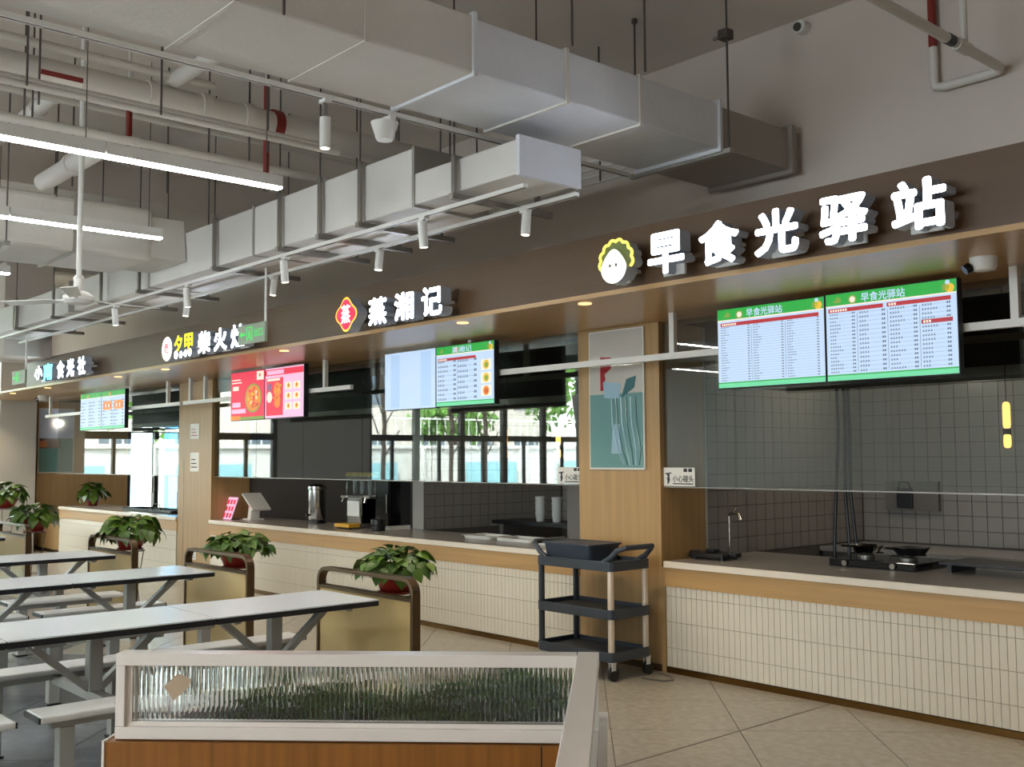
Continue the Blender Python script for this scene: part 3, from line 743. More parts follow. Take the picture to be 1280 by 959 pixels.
# exit signs
def exit_sign(x0, x1, z0, z1, y, ztop, label, txt):
    t = thing('exit_sign', label, 'exit sign', ((x0+x1)/2, y, z0)); h = z1-z0
    MB().box((x0, y, z0), (x1, y+.025, z1)).build('plate', 'exit_plate', t, bevel=.003)
    w = x1-x0
    b = MB().prism([(x0+w*.08, z0+h*.5), (x0+w*.16, z0+h*.68), (x0+w*.16, z0+h*.56), (x0+w*.28, z0+h*.56), (x0+w*.28, z0+h*.44), (x0+w*.16, z0+h*.44), (x0+w*.16, z0+h*.32)], y-.002, y, 'exit_green'); b.build('arrow', None, t)
    b = MB().rect(x0+w*.33, x0+w*.36, z0+h*.15, z0+h*.85, y-.002, 'exit_green').rect(x0+w*.52, x0+w*.55, z0+h*.15, z0+h*.85, y-.002, 'exit_green').rect(x0+w*.33, x0+w*.55, z0+h*.8, z0+h*.85, y-.002, 'exit_green')
    b.prism(circ(x0+w*.44, z0+h*.67, h*.06, 10), y-.002, y, 'exit_green').prism([(x0+w*.40, z0+h*.58), (x0+w*.47, z0+h*.6), (x0+w*.46, z0+h*.4), (x0+w*.50, z0+h*.17), (x0+w*.47, z0+h*.17), (x0+w*.43, z0+h*.37), (x0+w*.38, z0+h*.2), (x0+w*.36, z0+h*.22), (x0+w*.41, z0+h*.42)], y-.002, y, 'exit_green').build('running_man', None, t)
    if txt: text_flat(MB(), '出口', x0+w*.62, x0+w*.92, z0+h*.3, z0+h*.72, y-.001, 'exit_green', .02).build('lettering', 'exit_green', t)
    MB().cyl((x1-.012, y+.012, z1), (x1-.012, y+.012, ztop), .011, n=8).build('hanging_rod', 'white_plastic', t)
exit_sign(-8.235, -7.765, 2.560, 2.726, 4.2, 3.171, 'green exit sign hanging in front of the yellow and white sign', True)
exit_sign(-13.76, -13.26, 2.515, 2.68, 4.0, 3.171, 'small green exit sign hanging at the far left', False)
# security camera
t = thing('security_camera', 'white dome security camera under the canopy at right', 'camera', (-2.42, 5.45, Z_S))
MB().lathe((-2.42, 5.45, Z_S), [(.02, -.075), (.055, -.068), (.066, -.045), (.07, 0)], n=24).build('shell', 'white_plastic', t, smooth=True)
MB().cyl((-2.47, 5.40, Z_S-.048), (-2.49, 5.38, Z_S-.066), .026, n=16).build('lens', 'black_gloss', t)
t = thing('security_camera', 'small dome camera under the canopy at far left', 'camera', (-17.6, 5.6, Z_S))
MB().lathe((-17.6, 5.6, Z_S), [(.02, -.09), (.07, -.08), (.08, -.04), (.085, 0)], n=20).build('shell', 'white_plastic', t, smooth=True)
MB().cyl((-17.64, 5.53, Z_S-.055), (-17.66, 5.50, Z_S-.075), .03, n=14).build('lens', 'black_gloss', t)
#PART2
# ================================================================== CEILING SERVICES
t = thing('air_duct', 'big insulated white air duct running to the upper wall', 'duct', (-4.315, 2, 3.515))
MB().box((-4.66, -6, 3.515), (-3.97, 3.29, 3.815)).build('duct_run', 'duct', t, bevel=.012)
MB().box((-4.655, 3.29, 3.522), (-3.975, 5.30, 3.808)).build('duct_run', 'duct_foil', t, bevel=.012)
MB().box((-4.64, 5.30, 3.53), (-3.985, 6.2, 3.80)).build('duct_run', 'duct_paint', t)
for y in (-4, -2.4, -.8, .55, 1.25, 2.0, 2.65, 3.29, 3.95, 4.55, 5.29):
    o = 0.004 if y not in (3.29, 5.29) else .016
    MB().box((-4.66-o, y-.012, 3.515-o), (-3.97+o, y+.012, 3.815+o)).build('flange', 'duct' if o < .01 else 'duct_foil', t)
MB().box((-4.66, 6.06, 3.50), (-3.95, 6.10, 3.83)).build('wall_collar', 'duct_paint', t)
for k, (x, y) in enumerate(((-3.93, 3.95), (-3.93, 4.545), (-3.93, 5.33), (-3.93, 2.2), (-3.93, .6), (-4.70, 5.33))):
    tag(MB().cyl((x, y, 3.5 if y != 3.95 and y != 4.545 else 3.82), (x, y, ZC), .007, n=8).cyl((x, y, ZC-.03), (x, y, ZC), .02, n=8).build('hanger_rod', 'rod'), 'thin dark steel rod holding up the big duct', 'rod', 'hanger rods of the big duct')
tag(MB().box((-4.74, 5.30, 3.485), (-3.90, 5.345, 3.515)).build('duct_support', 'galv'), 'galvanised support bar under the end of the big duct', 'support bar')
# branch duct along the stalls
t = thing('air_duct', 'long white air duct running along the stalls in front of the canopy', 'duct', (-9.2, 4.2, 3.18))
MB().box((-5.30, 3.9, 3.19), (-4.30, 4.36, 3.39)).build('duct_run', 'duct', t, bevel=.01)
MB().box((-9.4, 3.9, 3.18), (-5.30, 4.5, 3.56)).build('duct_run', 'duct', t, bevel=.01)
MB().box((-14.8, 3.95, 3.19), (-9.4, 4.5, 3.50)).build('duct_run', 'duct', t, bevel=.01)
MB().box((-4.32, 3.885, 3.175), (-4.29, 4.375, 3.405)).build('end_cap', 'duct_foil', t)
for x in (-5.3, -7.4, -9.4, -11.5, -13.4): MB().box((x-.012, 3.89, 3.172), (x+.012, 4.51, 3.57 if x > -9.5 and x < -5.4 else 3.51 if x < -5.4 else 3.565)).build('flange', 'galv', t)
for x in (-4.85, -5.86, -6.37, -6.94, -8.01, -9.55, -10.5, -11.9, -13.2):
    tp = 3.40 if x > -5.3 else 3.58 if x > -9.4 else 3.52
    h = thing('duct_hanger', 'dark trapeze hanger wrapped under the long stall duct', 'hanger', (x, 4.2, 3.14), 'trapeze hangers of the long duct')
    MB().box((x-.02, 3.84, 3.135), (x+.02, 4.66, 3.17)).build('cross_bar', 'steel', h)
    for y in (3.865, 4.545):
        MB().box((x-.016, y-.012, 3.17), (x+.016, y+.012, tp)).build('side_strap', 'steel', h)
        MB().cyl((x, y, tp), (x, y, ZC), .006, n=6).build('rod', 'rod', h)
# big cross duct far left
t = thing('air_duct', 'wide grey air duct coming from the left above the tables', 'duct', (-9, 0, 3.27))
MB().box((-9.45, -6, 3.27), (-8.6, 3.6, 3.72)).build('duct_run', 'duct', t, bevel=.05, seg=3)
MB().prism([(-8.6, 3.30), (-8.75, 3.30), (-9.35, 3.30), (-9.35, 3.66), (-8.65, 3.66)], 3.58, 3.89, 'duct').build('duct_transition', 'duct', t)
for y in (-3, -1, 1, 2.95): MB().box((-9.46, y-.015, 3.26), (-8.59, y+.015, 3.73)).build('flange', 'galv', t)
h = thing('duct_hanger', 'trapeze hanger under the wide left duct', 'hanger', (-9, 2.4, 3.22))
MB().box((-9.6, 2.38, 3.225), (-8.45, 2.42, 3.262)).build('cross_bar', 'steel', h)
for x in (-9.56, -8.49): MB().cyl((x, 2.4, 3.26), (x, 2.4, ZC), .007, n=6).build('rod', 'rod', h)
# pipes
def pipe_y(x, z, r, y0, y1, label, rings=(), m='pipe'):
    t = thing('ceiling_pipe', label, 'pipe', (x, (y0+y1)/2, z))
    MB().cyl((x, y0, z), (x, y1, z), r, n=20).build('pipe_run', m, t, smooth=True)
    for y, k in rings: MB().cyl((x, y-.03, z), (x, y+.03, z), r*1.18, n=20).build('coupling', k, t, smooth=True)
    return t
mp = pipe_y(-6.31, 3.853, .092, -6, 5.9, 'thick white main pipe with red sticker under the ceiling', ((.2, 'pipe'), (2.6, 'pipe'), (2.95, 'pipe'), (3.25, 'pipe'), (3.47, 'pipe_red')))
b = MB()
for y0, k in ((1.92, 'pipe_red'),):
    n = 9
    for i in range(n-1):
        a0, a1 = R_(-5-i*9), R_(-5-(i+1)*9); r = .0935
        b.add([(-6.31+r*math.cos(a0), y0, 3.853+r*math.sin(a0)), (-6.31+r*math.cos(a1), y0, 3.853+r*math.sin(a1)), (-6.31+r*math.cos(a1), y0+.24, 3.853+r*math.sin(a1)), (-6.31+r*math.cos(a0), y0+.24, 3.853+r*math.sin(a0))], [(0,1,2,3)], 'pipe_red' if i in (0, 1, 7) else 'paper')
b.build('sticker', None, mp)
pipe_y(-6.25, 4.00, .028, -6, 3.0, 'slim white pipe just above the thick main pipe', ((1.2, 'pipe'),))
pipe_y(-6.36, 4.05, .02, -6, 3.0, 'slimmest white pipe above the thick main pipe')
pipe_y(-5.95, 3.64, .02, -6, 3.75, 'slim conduit below and right of the thick main pipe', ((2.2, 'pipe'),))
pipe_y(-6.0, 3.69, .014, -6, 3.75, 'thinnest conduit below the thick main pipe')
pipe_y(-6.9, 3.735, .03, -6, 5.9, 'medium white pipe left of the thick main pipe', ((2.45, 'pipe'), (2.75, 'pipe')))
pipe_y(-10.6, 3.9, .05, -6, 5.9, 'white pipe high over the far tables')
pipe_y(-7.6, 4.15, .025, -6, 5.9, 'thin white pipe close under the ceiling left of the main', ((3.2, 'pipe'),))
def pipe_x(y, z, r, x0, x1, label, rings=()):
    t = thing('ceiling_pipe', label, 'pipe', ((x0+x1)/2, y, z))
    MB().cyl((x0, y, z), (x1, y, z), r, n=18).build('pipe_run', 'pipe', t, smooth=True)
    for x, k in rings: MB().cyl((x-.025, y, z), (x+.025, y, z), r*1.2, n=18).build('coupling', k, t, smooth=True)
pipe_x(2.74, 3.853+.13, .05, -6.9, -4.9, 'short white branch pipe with red ring crossing over the main pipe', ((-5.55, 'pipe_red'),))
pipe_x(2.6, 3.735-.02, .068, -8.3, -6.94, 'thick white branch pipe running left from the medium pipe', ((-7.0, 'pipe'), (-7.65, 'pipe')))
pipe_x(2.58, 3.735-.02+.6, .06, -12.0, -7.6, 'white cross pipe over the wide left duct', ((-8.4, 'pipe'),))
for k in range(4): pipe_x(5.35+.09*k, 3.70-.02*k, .014, -9.4, -4.72, ['first', 'second', 'third', 'fourth'][k]+' thin conduit of the bundle over the canopy', ())
# vertical drops
for x, y, z0, z1, r, m_, l in ((-6.1, 1.55, 3.93, 4.25, .03, 'pipe_red', 'dark red sprinkler drop left end above the thick pipe'), (-6.7, 3.62, 3.55, 4.3, .022, 'pipe_red', 'dark red drop pipe right of the red ring'), (-7.4, 2.9, 3.75, 4.3, .022, 'pipe_red', 'dark red drop pipe above the wide left duct'), (-3.0, 3.6, 4.25, 4.6, .025, 'pipe_red', 'red pipe stub above the big duct')):
    t = thing('sprinkler_drop', l, 'pipe', (x, y, z0))
    MB().cyl((x, y, z0), (x, y, z1), r, n=12).build('drop_pipe', m_, t, smooth=True)
    MB().cyl((x, y, z1), (x, y, ZC), r*.6, n=10).build('upper_pipe', 'pipe', t)
    MB().lathe((x, y, z0-.05), [(.01, 0), (.03, .01), (.012, .03), (.02, .05)], n=12).build('sprinkler_head', 'steel', t)
rnd = random.Random(3)
for k, (x, y) in enumerate(((-6.18, 1.9), (-6.44, 1.9), (-6.18, 3.35), (-6.44, 3.35), (-6.95, 2.1), (-6.95, 3.3), (-7.2, 2.5), (-7.9, 2.68), (-5.9, 2.5), (-5.9, 1.75), (-7.65, 3.3), (-8.3, 2.7), (-10.5, 3.4), (-6.9, 4.9), (-6.2, 4.9), (-5.2, 5.5), (-6.6, 5.5), (-8.1, 5.5))):
    tag(MB().cyl((x, y, 3.62 if y < 5 else 3.6), (x, y, ZC), .007, n=6).build('hanger_rod', 'rod'), 'thin threaded rod hanging from the ceiling among the pipes', 'rod', 'threaded rods among the pipes')
# pipes on the upper wall at the right
t = thing('wall_pipe', 'white pipe loop with red riser on the upper wall at right', 'pipe', (-2.8, 6.15, 3.84))
MB().tube([(-2.575, 2.5, 3.845), (-2.575, 6.10, 3.845), (-2.60, 6.15, 3.842), (-2.66, 6.155, 3.84), (-2.94, 6.155, 3.84), (-2.985, 6.155, 3.85), (-2.995, 6.155, 3.90), (-2.995, 6.155, 4.10)], .028, n=12).build('pipe_loop', 'pipe', t, smooth=True)
MB().cyl((-2.995, 6.155, 4.10), (-2.995, 6.155, 4.6), .026, n=12).build('riser', 'pipe_red', t, smooth=True)
MB().cyl((-2.575, 5.45, 3.845), (-2.575, 5.52, 3.845), .031, n=12).build('clamp', 'black', t)
MB().cyl((-2.575, 5.56, 3.845), (-2.575, 5.70, 3.845), .036, n=12).build('coupling', 'pipe', t)
MB().cyl((-2.575, 5.66, 3.87), (-2.575, 5.66, 4.6), .02, n=10).build('drop_pipe', 'pipe', t)
t = thing('junction_box', 'small round ceiling fitting on the upper wall', 'fitting', (-3.92, 6.17, 4.52))
MB().cyl((-3.92, 6.2, 4.52), (-3.92, 6.13, 4.52), .045, n=16).build('body', 'white_plastic', t); MB().cyl((-3.93, 6.13, 4.52), (-3.93, 6.12, 4.52), .03, n=16).build('cover', 'rod', t)
t = thing('rod_clamp', 'small pipe clamp fitting high on the rod by the wall', 'clamp', (-3.93, 5.33, 4.2))
MB().box((-3.97, 5.29, 4.22), (-3.90, 5.36, 4.28)).build('block', 'rod', t); MB().cyl((-4.03, 5.33, 4.25), (-3.97, 5.33, 4.25), .012, n=8).build('arm', 'steel', t)
# linear LED lights
def led(x, ys, label):
    t = thing('linear_light', label, 'light', (x, sum(ys)/len(ys), 3.25))
    for a, c in zip(ys, ys[1:]):
        MB().box((x-.032, a+.004, 3.262), (x+.032, c-.004, 3.33)).build('profile', 'white_plastic', t)
        MB().box((x-.029, a+.006, 3.25), (x+.029, c-.006, 3.263)).build('diffuser', 'led', t)
    for y in ys[1:]:
        MB().cyl((x, y-.1, 3.33), (x, y-.1, ZC), .003, n=5).build('cord', 'rod', t)
ysl = [3.19-1.085*i for i in range(9)][::-1]
led(-5.715, ysl, 'bright linear light hanging over the nearest table row')
led(-7.62, [y+.06 for y in ysl], 'bright linear light hanging over the second table row')
led(-9.95, [y-.34 for y in ysl], 'linear light over the third table row')
led(-12.9, ysl, 'linear light over the farthest table row')
led(-2.6, [y-1.5 for y in ysl][:-1], 'unseen linear light row added over the camera side of the hall')  # out of view, kept for the light it gives
led(1.0, [y-1.5 for y in ysl], 'unseen linear light row added at the right side of the hall')  # also out of view, there only for its light
# track lights
def track(a, c, label):
    t = thing('light_track', label, 'track', ((a[0]+c[0])/2, (a[1]+c[1])/2, a[2]))
    MB().bar(a, c, .034, .024).build('track_rail', 'white_plastic', t)
    MB().bar((a[0], a[1], a[2]-.0125), (c[0], c[1], c[2]-.0125), .012, .002).build('slot', 'rod', t)
track((-4.70, -4, 3.495), (-4.70, 5.25, 3.495), 'white spotlight track along the big duct edge')
track((-14.5, 3.94, 3.122), (-4.30, 3.94, 3.122), 'white spotlight track along the front of the long duct')
track((-14.5, 4.30, 3.122), (-4.25, 4.30, 3.122), 'white spotlight track along the back of the long duct')
def spotlight(x, y, ztop, zb, label, tilt=(0, 0), e=22):
    t = thing('track_spotlight', label, 'spotlight', (x, y, ztop), 'white cylinder track spotlights')
    MB().box((x-.03, y-.02, ztop-.02), (x+.03, y+.02, ztop)).build('adapter', 'white_plastic', t)
    MB().box((x-.006, y-.012, zb+.09), (x+.006, y+.012, ztop-.02)).build('bracket', 'steel', t)
    c = Vector((x, y, zb)); d = Vector((tilt[0], tilt[1], 1)).normalized(); r = .029; L = .165
    MB().cyl(c, c+d*L, r, n=22).build('barrel', 'white_plastic', t, smooth=True)
    MB().cyl(c-d*.001, c+d*.004, r*.8, n=18).build('lens', 'led_soft', t)
    spot('spotlight_lamp', c-d*.012, c-d, e, (1, .88, .70), 62, .7, .02)
spotlight(-4.70, 2.88, 3.483, 3.22, 'lit cylinder spotlight on the big duct track')
for i, x in enumerate((-5.25, -6.98, -8.66, -10.29)): spotlight(x, 3.94, 3.11, 2.915, ['rightmost', 'second from right', 'third from right', 'leftmost'][i]+' cylinder spotlight on the front duct track', (0, -.1))
for i, x in enumerate((-4.70, -6.28, -7.82, -9.5)): spotlight(x, 4.30, 3.11, 2.955, ['rightmost', 'second from right', 'third from right', 'leftmost'][i]+' cylinder spotlight on the back duct track', (0, .1))
t = thing('cone_speaker', 'small white cone shaped speaker under the big duct', 'speaker', (-4.72, 3.3, 3.5))
MB().lathe((-4.76, 3.3, 3.36), [(.045, 0), (.05, .01), (.075, .09), (.078, .1)], n=20).build('cone', 'white_plastic', t, smooth=True)
MB().box((-4.80, 3.28, 3.46), (-4.68, 3.32, 3.483)).build('bracket', 'white_plastic', t)
# ceiling fan
FX, FY, FZ = -7.10, 2.466, 2.673
t = thing('hanging_fan', 'white ceiling fan hanging on a long rod', 'ceiling fan', (FX, FY, FZ))
MB().cyl((FX, FY, FZ+.13), (FX, FY, ZC), .018, n=12).build('down_rod', 'white_plastic', t, smooth=True)
MB().lathe((FX, FY, FZ), [(.03, -.045), (.08, -.042), (.10, -.02), (.10, .005), (.07, .03), (.035, .045), (.03, .11), (.035, .13), (.02, .15)], n=28).build('motor', 'white_plastic', t, smooth=True)
for k in range(3):
    a = R_(215+120*k); d = Vector((math.cos(a), math.sin(a), 0)); s_ = Vector((-d.y, d.x, 0)); c = Vector((FX, FY, FZ-.012))
    P = [c+d*.17+s_*.035, c+d*.17-s_*.035, c+d*.56-s_*.05, c+d*.56+s_*.05]
    bl = MB().add([p+Vector((0, 0, .005 if i in (0, 3) else -.009)) for i, p in enumerate(P)]+[p+Vector((0, 0, .000 if i in (0, 3) else -.014)) for i, p in enumerate(P)], [(0,1,2,3),(7,6,5,4),(0,4,5,1),(1,5,6,2),(2,6,7,3),(3,7,4,0)]).build('blade', 'white_plastic', t)
    MB().bar(c+d*.08, c+d*.20, .022, .01).build('blade_arm', 'white_plastic', bl)

# ================================================================== TABLES WITH BENCHES
def table(cx, cy, label):
    t = thing('canteen_table', label, 'table', (cx, cy, 0), 'canteen tables with attached benches'); L = .522; w = .32
    o = MB().box((cx-w, cy-L, .712), (cx+w, cy+L, .743)).build('tabletop', 'table_edge', t, bevel=.003)
    MB().box((cx-w+.002, cy-L+.002, .743), (cx+w-.002, cy+L-.002, .750)).build('laminate_face', 'laminate', o)
    MB().box((cx-.035, cy-.035, .40), (cx+.035, cy+.035, .712)).build('post', 'table_metal', t, bevel=.004)
    for s in (-1, 1):
        MB().bar((cx, cy+s*.03, .41), (cx, cy+s*.37, .705), .05, .035).build('brace', 'table_metal', t)
        MB().box((cx-.25, cy+s*.36-.02, .69), (cx+.25, cy+s*.36+.02, .712)).build('top_bearer', 'table_metal', t)
    MB().box((cx-.55, cy-.03, .35), (cx+.55, cy+.03, .40)).build('cross_beam', 'table_metal', t, bevel=.003)
    for s in (-1, 1):
        bx = cx+s*.55
        sb = MB().box((bx-.11, cy-.475, .418), (bx+.11, cy+.475, .45)).build('bench_seat', 'bench', t, bevel=.01)
        for e in (-1, 1): MB().box((bx-.107, cy+e*.476-.004, .421), (bx+.107, cy+e*.476+.004, .447)).build('end_cap', 'table_edge', sb)
        MB().box((bx-.025, cy-.40, .375), (bx+.025, cy+.40, .418)).build('bench_beam', 'table_metal', t)
        for e in (-1, 1):
            lg = MB().box((bx-.035, cy+e*.33-.035, .012), (bx+.035, cy+e*.33+.035, .375)).build('bench_leg', 'table_metal', t, bevel=.004)
            MB().box((bx-.045, cy+e*.33-.045, 0), (bx+.045, cy+e*.33+.045, .012)).build('foot_pad', 'table_edge', lg)
    return t
t0 = table(-5.635, 3.13, 'white canteen table at the near end by the nearest plant divider')
def tcopy(x, y, l): return copy_tree(t0, (x, y, 0), l)
tcopy(-5.635, 2.08, 'white canteen table in the nearest row, joined left of the end table')
tcopy(-5.635, 1.03, 'white canteen table at the left picture edge of the nearest row')
tcopy(-7.80, 3.13, 'white canteen table ending at the second plant divider')
tcopy(-7.80, 2.08, 'white canteen table at the left edge of the second row')
tcopy(-9.75, 3.13, 'white canteen table ending at the third plant divider')
tcopy(-12.72, 3.06, 'white canteen table in the farthest row, only its tip visible')

# ================================================================== DIVIDERS
def divider(cx, label):
    y = 3.8; t = thing('plant_divider', label, 'divider', (cx, y, 0), 'bronze framed dividers at the table ends'); hw = .53; zt = .865; r = .085
    pts = [(cx-hw, y, 0), (cx-hw, y, zt-r)]+[(cx-hw+r-r*math.cos(a), y, zt-r+r*math.sin(a)) for a in [R_(15*i) for i in range(1, 7)]]
    pts += [(cx+hw-r+r*math.sin(a), y, zt-r+r*math.cos(a)) for a in [R_(15*i) for i in range(0, 6)]]+[(cx+hw, y, zt-r), (cx+hw, y, 0)]
    b = MB(); n = len(pts)      # flat bar sweep in the xz plane
    vs = []
    for i, p in enumerate(pts):
        p = Vector(p); d = (Vector(pts[min(i+1, n-1)])-Vector(pts[max(i-1, 0)])).normalized(); nn = Vector((-d.z, 0, d.x))*.013
        for s_, yy in ((-1, -.03), (1, -.03), (1, .03), (-1, .03)): vs.append(p+s_*nn+Vector((0, yy, 0)))
    fs = [(i*4+k, i*4+(k+1) % 4, (i+1)*4+(k+1) % 4, (i+1)*4+k) for i in range(n-1) for k in range(4)]+[(3,2,1,0), tuple((n-1)*4+k for k in range(4))]
    b.add(vs, fs).build('tube_frame', 'bronze', t, bevel=.003)
    MB().box((cx-hw+.013, y-.02, .06), (cx+hw-.013, y+.02, .735)).build('panel', 'panel_tan', t)
    MB().box((cx-hw+.013, y-.027, .735), (cx+hw-.013, y+.027, .758)).build('panel_cap', 'bronze', t)
    return t
d0 = divider(-5.68, 'nearest bronze framed divider with tan panel')
for x, l in ((-7.74, 'second bronze framed divider with tan panel from the right'), (-9.90, 'third bronze framed divider with tan panel from the right'), (-12.86, 'farthest bronze framed divider, at the left picture edge')):
    copy_tree(d0, (x, 3.8, 0), l)

# ================================================================== PLANTS
def leaf_mesh(name, m, fold, droop):
    o = MB(); P = [(0, 0), (.30, .12), (.46, .38), (.30, .74), (0, 1.05)]
    vs = []
    for k, (w, l) in enumerate(P):
        z = -droop*l*l
        if w == 0: vs.append((0, l, z))
        else: vs += [(-w, l, z+fold*w), (w, l, z+fold*w), (0, l, z)]
    # 0 base;1,2,3;4,5,6;7,8,9;10 tip
    fs = [(0,3,1),(0,2,3),(1,3,6,4),(3,2,5,6),(4,6,9,7),(6,5,8,9),(7,9,10),(9,8,10)]
    me = bpy.data.meshes.new(name); me.from_pydata(vs, [], fs); me.materials.append(G(m))
    me.polygons.foreach_set('use_smooth', [True]*len(fs)); me.update(); return me
LEAVES = [leaf_mesh('leaf', 'leaf', .25, .25), leaf_mesh('leaf', 'leaf_b', .15, .5), leaf_mesh('leaf', 'leaf', .3, .8)]
def plant(x, y, z, r, hr, n, label, seed, leaf=.105, stand=True):
    rnd = random.Random(seed)
    t = thing('potted_plant', label, 'plant', (x, y, z), 'leafy pothos in red pots')
    MB().lathe((x, y, z), [(r*.62, 0), (r*.66, .004), (r*.95, .11), (r*1.03, .118), (r*1.03, .135), (r*.94, .135), (r*.90, .115)], n=28).build('pot', 'pot_red', t, smooth=True)
    MB().lathe((x, y, z+.10), [(r*.9, 0), (r*.88, .012)], n=20).build('soil', 'soil', t)
    MB().lathe((x, y, z-.012), [(r*.6, 0), (r*.78, .006), (r*.82, .02), (r*.76, .02), (r*.7, .012)], n=24).build('saucer', 'pot_red', t, smooth=True)
    st = MB()
    for i in range(n):
        u = i/n; a = i*2.39996+rnd.uniform(-.3, .3); rad = math.sqrt(u)*r*1.7*rnd.uniform(.75, 1.1)
        h = .135+hr*(1-.85*u**1.5)*rnd.uniform(.6, 1.1)
        s = leaf*rnd.uniform(.75, 1.2); loc = Vector((rad*math.cos(a), rad*math.sin(a), h))
        pit = rnd.uniform(.25, .75)-u*1.25
        o = link_part('leaf', LEAVES[rnd.randrange(3)], t, loc, (pit, rnd.uniform(-.5, .5), a-math.pi/2+rnd.uniform(-.6, .6)), (s, s, s))
        if i % 3 == 0: st.tube([(x, y, z+.11), (x+loc.x*.6, y+loc.y*.6, z+h*.85), (x+loc.x, y+loc.y, z+h)], .0025, n=4)
    stuff(st.build('stems', 'leaf_b', t))
    if stand:
        s_ = thing('plant_stand', label.replace('bushy ', '').replace('leafy pothos', 'black wire stand under the pothos'), 'stand', (x, y, 0), 'wire plant stands')
        MB().tube([(x+r*.85*math.cos(R_(15*k)), y+r*.85*math.sin(R_(15*k)), z-.018) for k in range(24)], .005, n=6, closed=True).build('ring', 'rod', s_)
        for k in range(3):
            a = R_(90+120*k); lg = MB().tube([(x+r*.85*math.cos(a), y+r*.85*math.sin(a), z-.018), (x+r*.5*math.cos(a), y+r*.5*math.sin(a), z*.5), (x+r*.8*math.cos(a), y+r*.8*math.sin(a), .012)], .005, n=6).build('leg', 'rod', s_)
            MB().lathe((x+r*.8*math.cos(a), y+r*.8*math.sin(a), 0), [(.008, 0), (.014, .008), (.008, .022)], n=10).build('foot_bead', 'black', lg)
        for zz in (.35, .55): MB().tube([(x+r*.58*math.cos(R_(20*k)), y+r*.58*math.sin(R_(20*k)), z*zz) for k in range(18)], .004, n=5, closed=True).build('brace_ring', 'rod', s_)
plant(-5.72, 4.06, .722, .145, .14, 150, 'leafy pothos behind the nearest divider', 11, .082)
plant(-7.93, 4.06, .722, .15, .13, 140, 'leafy pothos behind the second divider', 12, .085)
plant(-10.12, 4.06, .735, .155, .17, 85, 'bushy leafy pothos behind the third divider', 13, .125)
plant(-13.1, 4.1, .76, .15, .15, 70, 'leafy pothos behind the farthest divider', 14, .12)
plant(-17.9, 5.15, .84, .19, .22, 60, 'leafy pothos at the far left picture edge', 15, .15)
plant(-17.95, 6.55, .832, .11, .20, 50, 'dark leafy pothos on the far serving counter', 16, .14, False)

# ================================================================== FOREGROUND PLANTER
pl = thing('planter_screen', 'l-shaped wood planter with white metal frame and reeded glass', 'planter', (-2.05, 2.14, 0), rz=R_(45))
def lb(name, a, c, m_, bevel=0, par=None):
    o = MB().box(a, c).build(name, m_, par or pl, bevel=bevel, local=True)
    if name.startswith('side_'): o.rotation_euler = (0, 0, R_(-2.3))
    return o
base = lb('planter_box', (-1.385, -.018, .06), (-.06, .36, .808), 'wood_dark')
lb('panel_joint', (-.162, -.0186, .06), (-.158, -.017, .808), 'soil', 0, base)
lb('plinth', (-1.37, 0, 0), (-.0, .34, .06), 'bronze')
lb('box_trim', (-1.392, -.022, .06), (-1.385, .36, .812), 'alu')
lb('side_base', (-.06, -1.15, .06), (.016, .36, .80), 'wood_dark')
lb('side_plinth', (-.05, -1.14, 0), (.006, .0, .06), 'bronze')
lb('side_trim', (-.06, -1.15, .80), (.020, .36, .812), 'alu')
f1 = lb('top_rail', (-1.365, -.002, 1.016), (-.06, .058, 1.05), 'alu', .002)
lb('bottom_rail', (-1.365, -.002, .812), (-.06, .058, .846), 'alu', .002)
lb('stile', (-1.365, 0, .846), (-1.338, .058, 1.016), 'alu', .002)
lb('inner_ledge', (-1.338, .014, .846), (-.06, .05, .858), 'alu')
lb('inner_stile', (-1.338, .014, .858), (-1.322, .05, 1.016), 'alu')
lb('side_top_rail', (-.06, -1.15, 1.016), (.0, .058, 1.05), 'alu', .002)
lb('side_bottom_rail', (-.058, -1.15, .812), (-.002, .058, .846), 'alu', .002)
lb('corner_post', (-.058, 0, .846), (-.002, .056, 1.016), 'alu')
lb('side_end_post', (-.058, -1.15, .846), (-.002, -1.10, 1.016), 'alu')
lb('side_glass', (-.034, -1.10, .846), (-.026, .0, 1.016), 'glass')
b = MB(); x0, x1, z0, z1 = -1.322, -.06, .858, 1.016; NR = 92; K = 8; prof = []
for i in range(NR*K+1):
    u = (i % K)/K; prof.append((x0+(x1-x0)*i/(NR*K), 0.0225-.0036*math.sin(math.pi*u)))
n = len(prof)
vs = [(x, y, z) for z in (z0, z1) for x, y in prof]+[(x, .030, z) for z in (z0, z1) for x, y in prof]
fs = []
for i in range(n-1):
    fs += [(i, i+1, n+i+1, n+i), (2*n+i+1, 2*n+i, 3*n+i, 3*n+i+1), (i+1, i, 2*n+i, 2*n+i+1), (n+i, n+i+1, 3*n+i+1, 3*n+i)]
fs += [(0, n, 3*n, 2*n), (n-1, 3*n-1, 4*n-1, 2*n-1)]
b.add(vs, fs).build('reeded_pane', 'reeded_glass', pl, local=True)
MB().prism([(-1.232, .955), (-1.203, .915), (-1.162, .952), (-1.150, .975), (-1.163, .982), (-1.192, .992)], .0155, .0165, 'alu_tan').build('torn_sticker', 'alu_tan', pl, local=True)
lb('soil', (-1.35, .07, .78), (-.08, .34, .812), 'soil')
lb('back_board', (-1.365, .345, .808), (-.06, .36, .86), 'alu')
rnd = random.Random(21); b = MB()
